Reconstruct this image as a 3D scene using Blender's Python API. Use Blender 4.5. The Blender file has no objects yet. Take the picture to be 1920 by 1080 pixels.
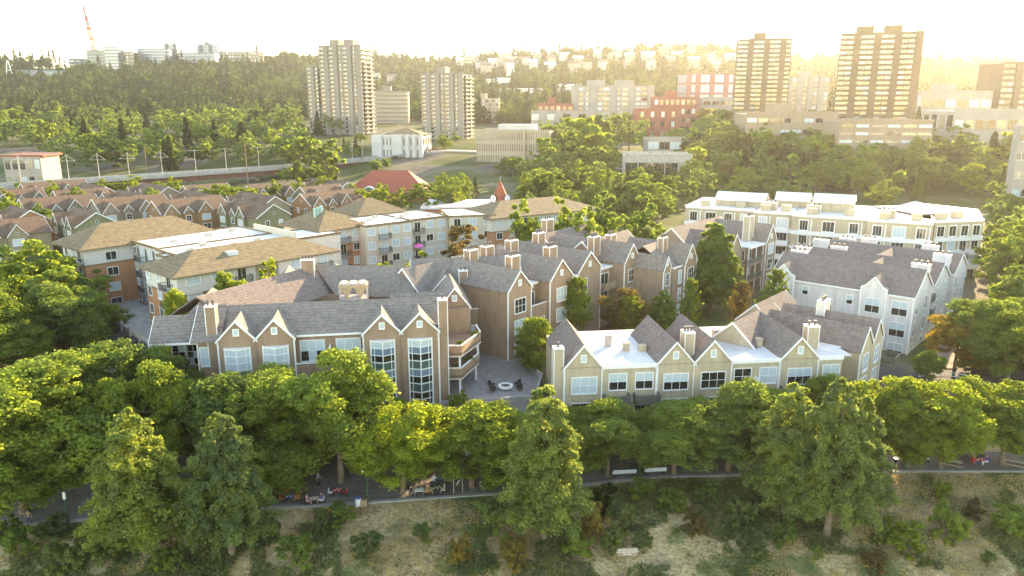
import bpy, bmesh, math, random
import numpy as np
from mathutils import Vector, Matrix
random.seed(7)
R = math.radians
sc = bpy.context.scene
col = sc.collection
# ---------------------------------------------------------------- camera, sky, sun, exposure
F, CH, PITCH = 1400.0, 41.0, R(13.8)
cam_d = bpy.data.cameras.new('camera'); cam = bpy.data.objects.new('camera', cam_d); col.objects.link(cam)
cam.location = (0, 0, CH); cam.rotation_euler = (R(90) - PITCH, 0, 0)
cam_d.sensor_width = 36; cam_d.lens = 36 * F / 1920; cam_d.clip_start = 0.5; cam_d.clip_end = 12000
sc.camera = cam
SUN_AZ, SUN_EL = R(32), R(16.5)          # azimuth to the right of the view axis, elevation
w = bpy.data.worlds.new('World'); sc.world = w; w.use_nodes = True
nt = w.node_tree; bg = nt.nodes['Background']
sky = nt.nodes.new('ShaderNodeTexSky'); sky.sky_type = 'NISHITA'; sky.sun_disc = False
sky.sun_elevation = SUN_EL; sky.sun_rotation = SUN_AZ
sky.air_density = 1.0; sky.dust_density = 0.15; sky.ozone_density = 2.0
nt.links.new(sky.outputs[0], bg.inputs[0]); bg.inputs[1].default_value = 0.15
sd = bpy.data.lights.new('sun', 'SUN'); sd.energy = 3.2; sd.angle = R(0.6); sd.color = (1.0, 0.87, 0.66)
sun = bpy.data.objects.new('sun', sd); col.objects.link(sun)
sdir = Vector((math.sin(SUN_AZ) * math.cos(SUN_EL), math.cos(SUN_AZ) * math.cos(SUN_EL), math.sin(SUN_EL)))
sun.rotation_euler = (-sdir).to_track_quat('-Z', 'Y').to_euler(); sun.location = (150, 200, 150)
sc.view_settings.view_transform = 'Standard'; sc.view_settings.look = 'None'
sc.view_settings.exposure = 2.6; sc.view_settings.gamma = 1.0
sc.view_settings.use_white_balance = True; sc.view_settings.white_balance_temperature = 9400; sc.view_settings.white_balance_tint = 12
sc.cycles.max_bounces = 6; sc.cycles.diffuse_bounces = 3; sc.cycles.transmission_bounces = 3
sc.cycles.volume_bounces = 0; sc.cycles.transparent_max_bounces = 6

# ---------------------------------------------------------------- helpers
CP, SP = math.cos(PITCH), math.sin(PITCH)
def ray(px, py):
    u = (px - 960) / F; v = (540 - py) / F
    return u, CP + SP * v, -SP + CP * v
def at(px, py, z):                       # point at height z seen at a place in the photo
    d = ray(px, py); t = (z - CH) / d[2]; return Vector((d[0] * t, d[1] * t, z))
def aty(px, py, Y):                      # point at depth Y
    d = ray(px, py); t = Y / d[1]; return Vector((d[0] * t, Y, CH + d[2] * t))
def sm(x, a, b):
    t = np.clip((x - a) / (b - a), 0, 1); return t * t * (3 - 2 * t)
EX = [-260, -51, -36, -18, 0, 17, 43, 59, 300]; EY = [40, 66.6, 69.1, 70.9, 73.4, 77, 78.2, 78.2, 70]
KU = np.array([-400, 0, 130, 160, 400, 480, 600, 700, 820, 900, 1000, 1100, 1200, 1300, 1380, 1500, 1600, 1740, 1920, 2400])
KY = np.array([126, 122, 128, 127, 119, 112, 114, 110, 118, 110, 107, 103, 98, 96, 106, 118, 117, 120, 126, 130])
KD = np.array([1300, 1300, 1300, 1300, 1350, 1400, 1700, 1800, 1750, 1600, 1500, 1500, 1450, 1450, 1450, 1500, 1500, 1500, 1500, 1500])
K0 = np.array([820, 820, 820, 820, 850, 900, 1000, 1050, 1000, 900, 850, 850, 850, 850, 850, 850, 850, 850, 850, 850])
def hgt(X, Y):                           # terrain height
    X = np.asarray(X, float); Y = np.asarray(Y, float)
    Ye = Y + np.clip(X, 0, 220) * 0.55
    base = 3 * sm(Y, 84, 97) * sm(X, -50, -42) + 2 * sm(Y, 160, 230) * (1 - sm(X, -50, -42))
    base = base + np.interp(Ye, [0, 250, 380, 440, 480, 600, 900, 1500], [0, 0, 1, 7.5, 12, 16, 25, 32])
    e = np.interp(X, EX, EY)
    bank = np.where(Y < e - .3, np.maximum(-(e - .3 - Y) * .2, -6.5), 0)
    px = 960 + F * X / np.maximum(Y, 1) * 1.0
    py = np.interp(px, KU, KY); D = np.interp(px, KU, KD); Y0 = np.interp(px, KU, K0)
    el = np.tan(np.arctan((540 - py) / F) - PITCH)
    ridge = CH + D * el
    t = np.clip((Y - Y0) / (D - Y0), 0, 1); t = t ** 1.05 * (1 - .12 * np.sin(t * math.pi))
    hill = np.where(Y > Y0, (ridge - 25) * t, 0) - np.clip(Y - D, 0, 900) * .06
    bump = np.where(Y > Y0, 6 * np.sin(X * .013 + Y * .004) * np.sin(Y * .011) * np.sin(t * math.pi), 0)
    return base * (1 - t) + 25 * t + bank + hill + bump
def hz(X, Y): return float(hgt(X, Y))
TS = np.geomspace(50, 3200, 900)
def hit(px, py):                         # where a sight line meets the terrain
    d = ray(px, py); X, Y, Z = d[0] * TS, d[1] * TS, CH + d[2] * TS
    g = hgt(X, Y); k = np.argmax(Z < g)
    if not Z[k] < g[k]: return None
    return Vector((X[k], Y[k], g[k]))

class MB:                                # mesh builder
    def __init__(s): s.v = []; s.f = []; s.m = []
    def poly(s, pts, m=0):
        n = len(s.v); s.v += [tuple(p) for p in pts]; s.f.append(tuple(range(n, n + len(pts)))); s.m.append(m); return s
    def box(s, x0, x1, y0, y1, z0, z1, m=0):
        n = len(s.v)
        s.v += [(x0, y0, z0), (x1, y0, z0), (x1, y1, z0), (x0, y1, z0), (x0, y0, z1), (x1, y0, z1), (x1, y1, z1), (x0, y1, z1)]
        for q in ((0, 3, 2, 1), (4, 5, 6, 7), (0, 1, 5, 4), (1, 2, 6, 5), (2, 3, 7, 6), (3, 0, 4, 7)):
            s.f.append(tuple(n + i for i in q)); s.m.append(m)
        return s
    def prism(s, pts, z0, z1, m=0):      # plan polygon, anticlockwise
        n = len(pts)
        s.poly([(p[0], p[1], z1) for p in pts], m); s.poly([(p[0], p[1], z0) for p in reversed(pts)], m)
        for i in range(n):
            a, b = pts[i], pts[(i + 1) % n]
            s.poly([(a[0], a[1], z0), (b[0], b[1], z0), (b[0], b[1], z1), (a[0], a[1], z1)], m)
        return s
    def hexa(s, a, b, m=0):              # two quads (bottom, top) joined
        n = len(s.v); s.v += [tuple(p) for p in a] + [tuple(p) for p in b]
        for q in ((3, 2, 1, 0), (4, 5, 6, 7), (0, 1, 5, 4), (1, 2, 6, 5), (2, 3, 7, 6), (3, 0, 4, 7)):
            s.f.append(tuple(n + i for i in q)); s.m.append(m)
        return s
    def bar(s, a, b, wd, m=0, n=4, w2=None):
        a, b = Vector(a), Vector(b); d = (b - a)
        if d.length < 1e-6: return s
        d.normalize(); up = Vector((0, 0, 1)) if abs(d.z) < .95 else Vector((1, 0, 0))
        x = d.cross(up).normalized(); y = x.cross(d); w2 = wd if w2 is None else w2
        k = len(s.v); o = math.pi / n
        for c, r in ((a, wd), (b, w2)):
            for i in range(n):
                g = 2 * math.pi * i / n + o; q = c + (x * math.cos(g) + y * math.sin(g)) * r * (.707 if n == 4 else .5)
                s.v.append(tuple(q))
        for i in range(n):
            j = (i + 1) % n; s.f.append((k + i, k + j, k + n + j, k + n + i)); s.m.append(m)
        s.f.append(tuple(k + i for i in reversed(range(n)))); s.m.append(m)
        s.f.append(tuple(k + n + i for i in range(n))); s.m.append(m)
        return s
    def mesh(s, name, mats):
        me = bpy.data.meshes.new(name); me.from_pydata(s.v, [], s.f)
        for m in (mats if isinstance(mats, (list, tuple)) else [mats]): me.materials.append(m)
        if any(s.m): me.polygons.foreach_set('material_index', s.m)
        me.update(); return me
    def build(s, name, mats, parent=None): return link(name, s.mesh(name, mats), parent)
def link(name, me, parent=None, loc=None, rz=0, scale=None):
    o = bpy.data.objects.new(name, me); col.objects.link(o)
    if parent: o.parent = parent
    if loc is not None: o.location = loc
    if rz: o.rotation_euler = (0, 0, rz)
    if scale is not None: o.scale = scale
    return o
def tag(o, label, cat, group=None):
    o['label'] = label; o['category'] = cat
    if group: o['group'] = group
    return o
def empty(name, loc, rz=0, label=None, cat=None, group=None):
    o = link(name, None, None, loc, rz); o.empty_display_size = .5
    return tag(o, label, cat, group) if label else o
def struct(o): o['kind'] = 'structure'; return o
def copy_tree(o, parent=None):
    c = o.copy(); col.objects.link(c); c.parent = parent
    for ch in o.children: copy_tree(ch, c)
    return c
_o1 = 'first second third fourth fifth sixth seventh eighth ninth tenth eleventh twelfth thirteenth fourteenth fifteenth sixteenth seventeenth eighteenth nineteenth'.split()
ORD = _o1 + [x for t_, c_ in (('twent', 'twenty'), ('thirt', 'thirty'), ('fort', 'forty'), ('fift', 'fifty')) for x in [t_ + 'ieth'] + [c_ + '-' + y for y in _o1[:9]]]

# ---------------------------------------------------------------- materials
def mat(name, c, rough=.85, var=.18, scale=1.5, bump=0.0, bscale=8, lines=None, spec=.3, metal=0, c2=None):
    m = bpy.data.materials.new(name); m.use_nodes = True; t = m.node_tree; b = t.nodes['Principled BSDF']
    b.inputs['Roughness'].default_value = rough; b.inputs['Specular IOR Level'].default_value = spec; b.inputs['Metallic'].default_value = metal
    tc = t.nodes.new('ShaderNodeTexCoord')
    n = t.nodes.new('ShaderNodeTexNoise'); n.inputs['Scale'].default_value = scale; n.inputs['Detail'].default_value = 5
    t.links.new(tc.outputs['Object'], n.inputs['Vector'])
    r = t.nodes.new('ShaderNodeValToRGB'); e = r.color_ramp.elements
    a = c2 or tuple(x * (1 - var) for x in c)
    hi = c if c2 else tuple(min(1, x * (1 + var)) for x in c)
    e[0].position = .3; e[0].color = (*a, 1); e[1].position = .7; e[1].color = (*hi, 1)
    t.links.new(n.outputs['Fac'], r.inputs[0])
    out = r.outputs[0]
    if lines:                            # courses: dark joints every `lines` metres up the surface
        sx = t.nodes.new('ShaderNodeSeparateXYZ'); t.links.new(tc.outputs['Object'], sx.inputs[0])
        mo = t.nodes.new('ShaderNodeMath'); mo.operation = 'PINGPONG'; mo.inputs[1].default_value = lines / 2
        t.links.new(sx.outputs['Z'], mo.inputs[0])
        lt = t.nodes.new('ShaderNodeMath'); lt.operation = 'LESS_THAN'; lt.inputs[1].default_value = lines * .09
        t.links.new(mo.outputs[0], lt.inputs[0])
        mx = t.nodes.new('ShaderNodeMix'); mx.data_type = 'RGBA'; mx.blend_type = 'MULTIPLY'
        mx.inputs['B'].default_value = (.72, .72, .72, 1)
        t.links.new(lt.outputs[0], mx.inputs['Factor']); t.links.new(out, mx.inputs['A']); out = mx.outputs['Result']
        mp = t.nodes.new('ShaderNodeMapping'); mp.inputs['Scale'].default_value = (1.1, 1.1, .16); t.links.new(tc.outputs['Object'], mp.inputs[0])
        ns = t.nodes.new('ShaderNodeTexNoise'); ns.inputs['Scale'].default_value = 1.3; ns.inputs['Detail'].default_value = 6; t.links.new(mp.outputs[0], ns.inputs['Vector'])
        rs = t.nodes.new('ShaderNodeValToRGB'); rs.color_ramp.elements[0].position = .32; rs.color_ramp.elements[0].color = (.87, .865, .86, 1); rs.color_ramp.elements[1].position = .58; rs.color_ramp.elements[1].color = (1.04, 1.03, 1.02, 1); t.links.new(ns.outputs['Fac'], rs.inputs[0])
        m3 = t.nodes.new('ShaderNodeMix'); m3.data_type = 'RGBA'; m3.blend_type = 'MULTIPLY'; m3.inputs['Factor'].default_value = 1; t.links.new(out, m3.inputs['A']); t.links.new(rs.outputs[0], m3.inputs['B']); out = m3.outputs['Result']
    t.links.new(out, b.inputs['Base Color'])
    if bump:
        n2 = t.nodes.new('ShaderNodeTexNoise'); n2.inputs['Scale'].default_value = bscale; n2.inputs['Detail'].default_value = 4
        t.links.new(tc.outputs['Object'], n2.inputs['Vector'])
        bp = t.nodes.new('ShaderNodeBump'); bp.inputs['Strength'].default_value = bump; bp.inputs['Distance'].default_value = .1
        t.links.new(n2.outputs['Fac'], bp.inputs['Height']); t.links.new(bp.outputs[0], b.inputs['Normal'])
    return m
def leafmat(name, c, tr, var=.35, tmix=.5):
    m = bpy.data.materials.new(name); m.use_nodes = True; t = m.node_tree; t.nodes.remove(t.nodes['Principled BSDF'])
    out = t.nodes['Material Output']
    tc = t.nodes.new('ShaderNodeTexCoord'); n = t.nodes.new('ShaderNodeTexNoise'); n.inputs['Scale'].default_value = .9; n.inputs['Detail'].default_value = 6
    t.links.new(tc.outputs['Object'], n.inputs['Vector'])
    oi = t.nodes.new('ShaderNodeObjectInfo')
    ad = t.nodes.new('ShaderNodeMath'); ad.operation = 'MULTIPLY_ADD'; ad.inputs[1].default_value = .26; ad.inputs[2].default_value = -.13
    t.links.new(oi.outputs['Random'], ad.inputs[0])
    a2 = t.nodes.new('ShaderNodeMath'); a2.operation = 'ADD'; t.links.new(ad.outputs[0], a2.inputs[0]); t.links.new(n.outputs['Fac'], a2.inputs[1])
    def ramp(cc):
        r = t.nodes.new('ShaderNodeValToRGB'); e = r.color_ramp.elements
        e[0].position = .3; e[0].color = (cc[0] * (1 - var), cc[1] * (1 - var * .8), cc[2], 1)
        e[1].position = .72; e[1].color = (cc[0] * (1 + var * 1.3), cc[1] * (1 + var), cc[2], 1)
        t.links.new(a2.outputs[0], r.inputs[0]); return r.outputs[0]
    d = t.nodes.new('ShaderNodeBsdfDiffuse'); l = t.nodes.new('ShaderNodeBsdfTranslucent'); mx = t.nodes.new('ShaderNodeMixShader')
    t.links.new(ramp(c), d.inputs[0]); t.links.new(ramp(tr), l.inputs[0]); mx.inputs[0].default_value = tmix
    t.links.new(d.outputs[0], mx.inputs[1]); t.links.new(l.outputs[0], mx.inputs[2]); t.links.new(mx.outputs[0], out.inputs[0])
    return m
def glass(name, c, rough=.06, spec=.9):
    m = bpy.data.materials.new(name); m.use_nodes = True; b = m.node_tree.nodes['Principled BSDF']
    b.inputs['Base Color'].default_value = (*c, 1); b.inputs['Roughness'].default_value = rough
    b.inputs['Specular IOR Level'].default_value = spec; b.inputs['IOR'].default_value = 1.6
    return m
def flatcol(name, c, rough=.7): return mat(name, c, rough, .08, 3)

M = {}
M['brown'] = mat('brown_siding', (.35, .235, .16), lines=.22, var=.1, scale=.6)
M['beige'] = mat('beige_siding', (.50, .41, .285), lines=.22, var=.08, scale=.6)
M['white_s'] = mat('white_siding', (.66, .63, .61), lines=.2, var=.06, scale=.6)
M['taupe'] = mat('taupe_siding', (.34, .26, .19), lines=.22, var=.1, scale=.6)
M['trim'] = flatcol('white_trim', (.80, .79, .76), .6)
M['shingle'] = mat('grey_shingles', (.235, .20, .175), .9, .2, 2.2, .6, 5, lines=.28)
M['shingle_b'] = mat('brown_grey_shingles', (.215, .17, .15), .9, .2, 2.2, .6, 5, lines=.28)
M['shingle_o'] = mat('olive_brown_shingles', (.23, .17, .10), .9, .22, 1.2, .5, 5, lines=.3)
M['shingle_r'] = mat('red_brown_shingles', (.18, .115, .078), .9, .25, 1.2, .5, 5, lines=.3)
M['membrane'] = mat('white_roof_membrane', (.72, .71, .70), .55, .1, .5)
M['membrane_w'] = mat('stained_white_roof', (.72, .70, .68), .6, .1, .35, c2=(.50, .49, .49))
M['orange'] = mat('orange_brick', (.50, .235, .125), lines=.18, var=.1, scale=1)
M['cream'] = mat('cream_stucco', (.58, .51, .41), var=.06)
M['pale'] = mat('pale_stucco', (.62, .58, .52), var=.06)
M['concrete'] = mat('concrete', (.36, .34, .31), .85, .2, .8, .3)
M['tower'] = mat('tower_concrete', (.27, .235, .20), .85, .08, .1)
M['tower_t'] = mat('tan_tower_concrete', (.17, .12, .075), .85, .08, .1)
M['brickred'] = mat('red_brick', (.36, .12, .085), lines=.3, var=.12)
M['pinkbrick'] = mat('pink_brick', (.45, .21, .17), lines=.3, var=.12)
M['chim'] = flatcol('chimney_pot', (.14, .12, .11))
M['metal'] = mat('galvanised_metal', (.45, .42, .38), .45, .15, 2, metal=.3)
M['dark'] = flatcol('dark_metal', (.035, .033, .03), .5)
M['shade'] = flatcol('dark_matte', (.05, .045, .04))  # own dark tone of canopies and chairs; paints shade in arch openings
M['rail'] = flatcol('dark_railing', (.07, .06, .055), .5)
M['railg'] = flatcol('green_grey_panel', (.12, .13, .10), .6)
M['bark'] = mat('bark', (.20, .15, .105), .95, .3, 3, .8, 12)
M['asphalt'] = mat('asphalt', (.06, .058, .056), .9, .2, .6, .2)
M['paving'] = mat('promenade_paving', (.24, .21, .185), .9, .22, .35, .2, 6)
def joints(m, w_, h_):
    t = m.node_tree; b = t.nodes['Principled BSDF']; src = b.inputs['Base Color'].links[0].from_socket; tc = t.nodes.new('ShaderNodeTexCoord')
    br = t.nodes.new('ShaderNodeTexBrick'); br.inputs['Scale'].default_value = 1; br.inputs['Brick Width'].default_value = w_; br.inputs['Row Height'].default_value = h_; br.inputs['Mortar Size'].default_value = .025
    br.inputs['Color1'].default_value = (1.05, 1.05, 1.05, 1); br.inputs['Color2'].default_value = (.86, .85, .84, 1); br.inputs['Mortar'].default_value = (.55, .54, .53, 1); t.links.new(tc.outputs['Object'], br.inputs['Vector'])
    mx = t.nodes.new('ShaderNodeMix'); mx.data_type = 'RGBA'; mx.blend_type = 'MULTIPLY'; mx.inputs['Factor'].default_value = 1; t.links.new(src, mx.inputs['A']); t.links.new(br.outputs['Color'], mx.inputs['B']); t.links.new(mx.outputs['Result'], b.inputs['Base Color'])
joints(M['paving'], 1.2, .6)
M['paver'] = mat('terrace_paving', (.25, .23, .22), .85, .2, 1.2, .2)
M['lawn'] = mat('lawn', (.09, .13, .03), .95, .25, .6, .5, 6)
M['redroof'] = mat('red_metal_roof', (.34, .085, .05), .7, .1, .4)
M['steelred'] = mat('weathered_girder', (.20, .085, .06), .8, .2, .3)
M['terra'] = flatcol('terracotta', (.5, .2, .1))
for k, c in dict(pink=(.75, .12, .40), red=(.55, .04, .03), blue=(.05, .12, .35), purple=(.14, .06, .34), white=(.8, .8, .78), black=(.02, .02, .022), grey=(.25, .25, .26),
                 orangec=(.65, .2, .05), skin=(.55, .33, .23), tan=(.42, .30, .18), denim=(.07, .12, .24), hair=(.06, .035, .02), blond=(.5, .33, .12), pinkc=(.70, .32, .34), wood=(.30, .19, .10), lightwood=(.45, .38, .30), green=(.05, .12, .06), lamp=(.85, .84, .80), teal=(.3, .5, .48), carblue=(.03, .05, .10), carsil=(.5, .5, .52), carred=(.3, .03, .03)).items(): M[k] = flatcol('paint_' + k, c, .5)
M['g_dark'] = glass('dark_glass', (.022, .026, .026)); M['g_blind'] = glass('glass_over_blinds', (.50, .58, .60), .12, .6)
M['g_green'] = glass('green_glass', (.07, .13, .11)); M['g_teal'] = glass('teal_curtain_glass', (.03, .10, .12), .2, .5); M['g_warm'] = glass('glass_painted_warm', (.35, .30, .20), .1)  # g_warm: warm reflections painted into the base colour
M['g_blue'] = glass('pale_blue_glass', (.16, .24, .32), .15)
LF = {}
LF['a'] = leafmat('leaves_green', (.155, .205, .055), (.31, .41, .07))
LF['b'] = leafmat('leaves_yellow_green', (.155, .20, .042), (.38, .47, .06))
LF['c'] = leafmat('leaves_cypress', (.20, .245, .075), (.36, .43, .09))
LF['d'] = leafmat('leaves_dark', (.04, .065, .02), (.09, .13, .02))
LF['r'] = leafmat('leaves_bronze', (.15, .115, .05), (.30, .22, .06))
LF['o'] = leafmat('leaves_orange', (.24, .18, .055), (.46, .35, .06))
LF['s'] = leafmat('shrub_grey_green', (.15, .185, .07), (.2, .26, .07))
LF['f'] = leafmat('far_conifer', (.030, .048, .022), (.05, .075, .02), tmix=.3)
LF['g'] = leafmat('far_broadleaf', (.055, .085, .022), (.12, .17, .03), tmix=.4)
LF['t'] = leafmat('dry_grass', (.50, .37, .17), (.42, .32, .13), tmix=.3)

# ---------------------------------------------------------------- terrain and ground
us = np.concatenate([np.linspace(-3, -1.05, 14), np.linspace(-1, 1, 121), np.linspace(1.05, 3, 14)])
ys = np.concatenate([np.arange(24, 110, 2.0), np.geomspace(112, 3200, 90)])
U, YY = np.meshgrid(us, ys); XX = U * (YY + 25)
ZZ = hgt(XX, YY)
nv = len(us)
gv = np.stack([XX, YY, ZZ], -1).reshape(-1, 3)
gf = [(i * nv + j, i * nv + j + 1, (i + 1) * nv + j + 1, (i + 1) * nv + j) for i in range(len(ys) - 1) for j in range(nv - 1)]
gm = bpy.data.materials.new('terrain'); gm.use_nodes = True; t = gm.node_tree; b = t.nodes['Principled BSDF']; b.inputs['Roughness'].default_value = .95; b.inputs['Specular IOR Level'].default_value = .1
geo = t.nodes.new('ShaderNodeNewGeometry'); sx = t.nodes.new('ShaderNodeSeparateXYZ'); t.links.new(geo.outputs['Position'], sx.inputs[0])
def noise(sc_, det=5):
    n = t.nodes.new('ShaderNodeTexNoise'); n.inputs['Scale'].default_value = sc_; n.inputs['Detail'].default_value = det
    t.links.new(geo.outputs['Position'], n.inputs['Vector']); return n.outputs['Fac']
def ramp(fac, stops):
    r = t.nodes.new('ShaderNodeValToRGB'); e = r.color_ramp.elements
    while len(e) < len(stops): e.new(.5)
    for k, (p, c) in enumerate(stops): e[k].position = p; e[k].color = (*c, 1)
    t.links.new(fac, r.inputs[0]); return r.outputs[0]
bankc = ramp(noise(.16, 8), [(.34, (.10, .13, .045)), (.42, (.19, .19, .075)), (.49, (.44, .33, .165)), (.60, (.50, .38, .20)), (.72, (.28, .19, .13))])
fine = ramp(noise(3.0, 6), [(.3, (.55, .55, .55)), (.7, (1.2, 1.2, 1.2))])
mul = t.nodes.new('ShaderNodeMix'); mul.data_type = 'RGBA'; mul.blend_type = 'MULTIPLY'; mul.inputs['Factor'].default_value = 1
t.links.new(bankc, mul.inputs['A']); t.links.new(fine, mul.inputs['B'])
cityc = ramp(noise(.03, 6), [(.40, (.05, .075, .02)), (.50, (.10, .11, .04)), (.58, (.16, .145, .10)), (.66, (.09, .088, .085))])
hillc = ramp(noise(.02, 5), [(.4, (.025, .04, .014)), (.6, (.05, .065, .022))])
def mapr(src, a, b_):
    r = t.nodes.new('ShaderNodeMapRange'); r.inputs[1].default_value = a; r.inputs[2].default_value = b_; t.links.new(src, r.inputs[0]); return r.outputs[0]
def mixc(f, a, b_):
    m_ = t.nodes.new('ShaderNodeMix'); m_.data_type = 'RGBA'; t.links.new(f, m_.inputs['Factor']); t.links.new(a, m_.inputs['A']); t.links.new(b_, m_.inputs['B']); return m_.outputs['Result']
c1 = mixc(mapr(sx.outputs['Y'], 84, 92), mul.outputs['Result'], cityc); c2 = mixc(mapr(sx.outputs['Y'], 640, 860), c1, hillc)
t.links.new(c2, b.inputs['Base Color'])
bp = t.nodes.new('ShaderNodeBump'); bp.inputs['Strength'].default_value = .7; bp.inputs['Distance'].default_value = .25
t.links.new(noise(2.5, 6), bp.inputs['Height']); t.links.new(bp.outputs[0], b.inputs['Normal'])
me = bpy.data.meshes.new('ground'); me.from_pydata(gv.tolist(), [], gf); me.materials.append(gm); me.polygons.foreach_set('use_smooth', [True] * len(gf)); me.update()
struct(link('ground', me))
wm = mat('river_water', (.03, .045, .04), .08, .1, .2, .3, 1.5, spec=.6)
struct(MB().poly([(-900, -700, -6.2), (900, -700, -6.2), (900, 58, -6.2), (-900, 58, -6.2)]).build('river', wm))
# promenade with a concrete edge strip
def curve_pts(xs, off): return [(x, float(np.interp(x, EX, EY)) + off) for x in xs]
xs = list(np.arange(-70, 84, 4.0))
def strip(name, a, b_, z0, z1, m):
    mb = MB(); A, B_ = a, b_
    for i in range(len(A) - 1):
        mb.hexa([(*A[i], z0), (*A[i + 1], z0), (*B_[i + 1], z0), (*B_[i], z0)], [(*A[i], z1), (*A[i + 1], z1), (*B_[i + 1], z1), (*B_[i], z1)])
    return struct(mb.build(name, m))
back = [(x, 83.4 if x > -45 else 83.4 + min(26, (-45 - x) * 2.2)) for x in xs]
strip('promenade', curve_pts(xs, .45), back, -.6, .03, M['paving'])
strip('promenade_edge', curve_pts(xs, 0), curve_pts(xs, .44), -.6, .10, M['concrete'])
def sheet(name, pts, m, dz=.06):         # flat paved area, its own thickness
    z = max(hz(*p) for p in pts) + dz
    return struct(MB().prism(pts, z - .5, z).build(name, m))

# ---------------------------------------------------------------- building kit
WC = {}
def win_mesh(w_, h_, c, r, fw):
    k = ('w', round(w_, 2), round(h_, 2), c, r, fw)
    if k not in WC:
        mb = MB(); f = fw; d = .09
        mb.box(-w_ / 2 - f, -w_ / 2, -d, .02, -f, h_ + f); mb.box(w_ / 2, w_ / 2 + f, -d, .02, -f, h_ + f)
        mb.box(-w_ / 2, w_ / 2, -d, .02, h_, h_ + f); mb.box(-w_ / 2 - .04, w_ / 2 + .04, -d - .05, .018, -f - .02, 0)
        mt = min(.05, w_ * .05)
        for i in range(1, c): x = -w_ / 2 + w_ * i / c; mb.box(x - mt / 2, x + mt / 2, -.06, .015, 0, h_)
        for j in range(1, r): z = h_ * j / r; mb.box(-w_ / 2, w_ / 2, -.055, .012, z - mt / 2, z + mt / 2)
        WC[k] = mb.mesh('window_frame', M['trim'])
    return WC[k]
def pane_mesh(m):
    k = ('p', m)
    if k not in WC: WC[k] = MB().box(-.5, .5, -.03, .01, 0, 1).mesh('pane', M[m])
    return WC[k]
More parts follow.
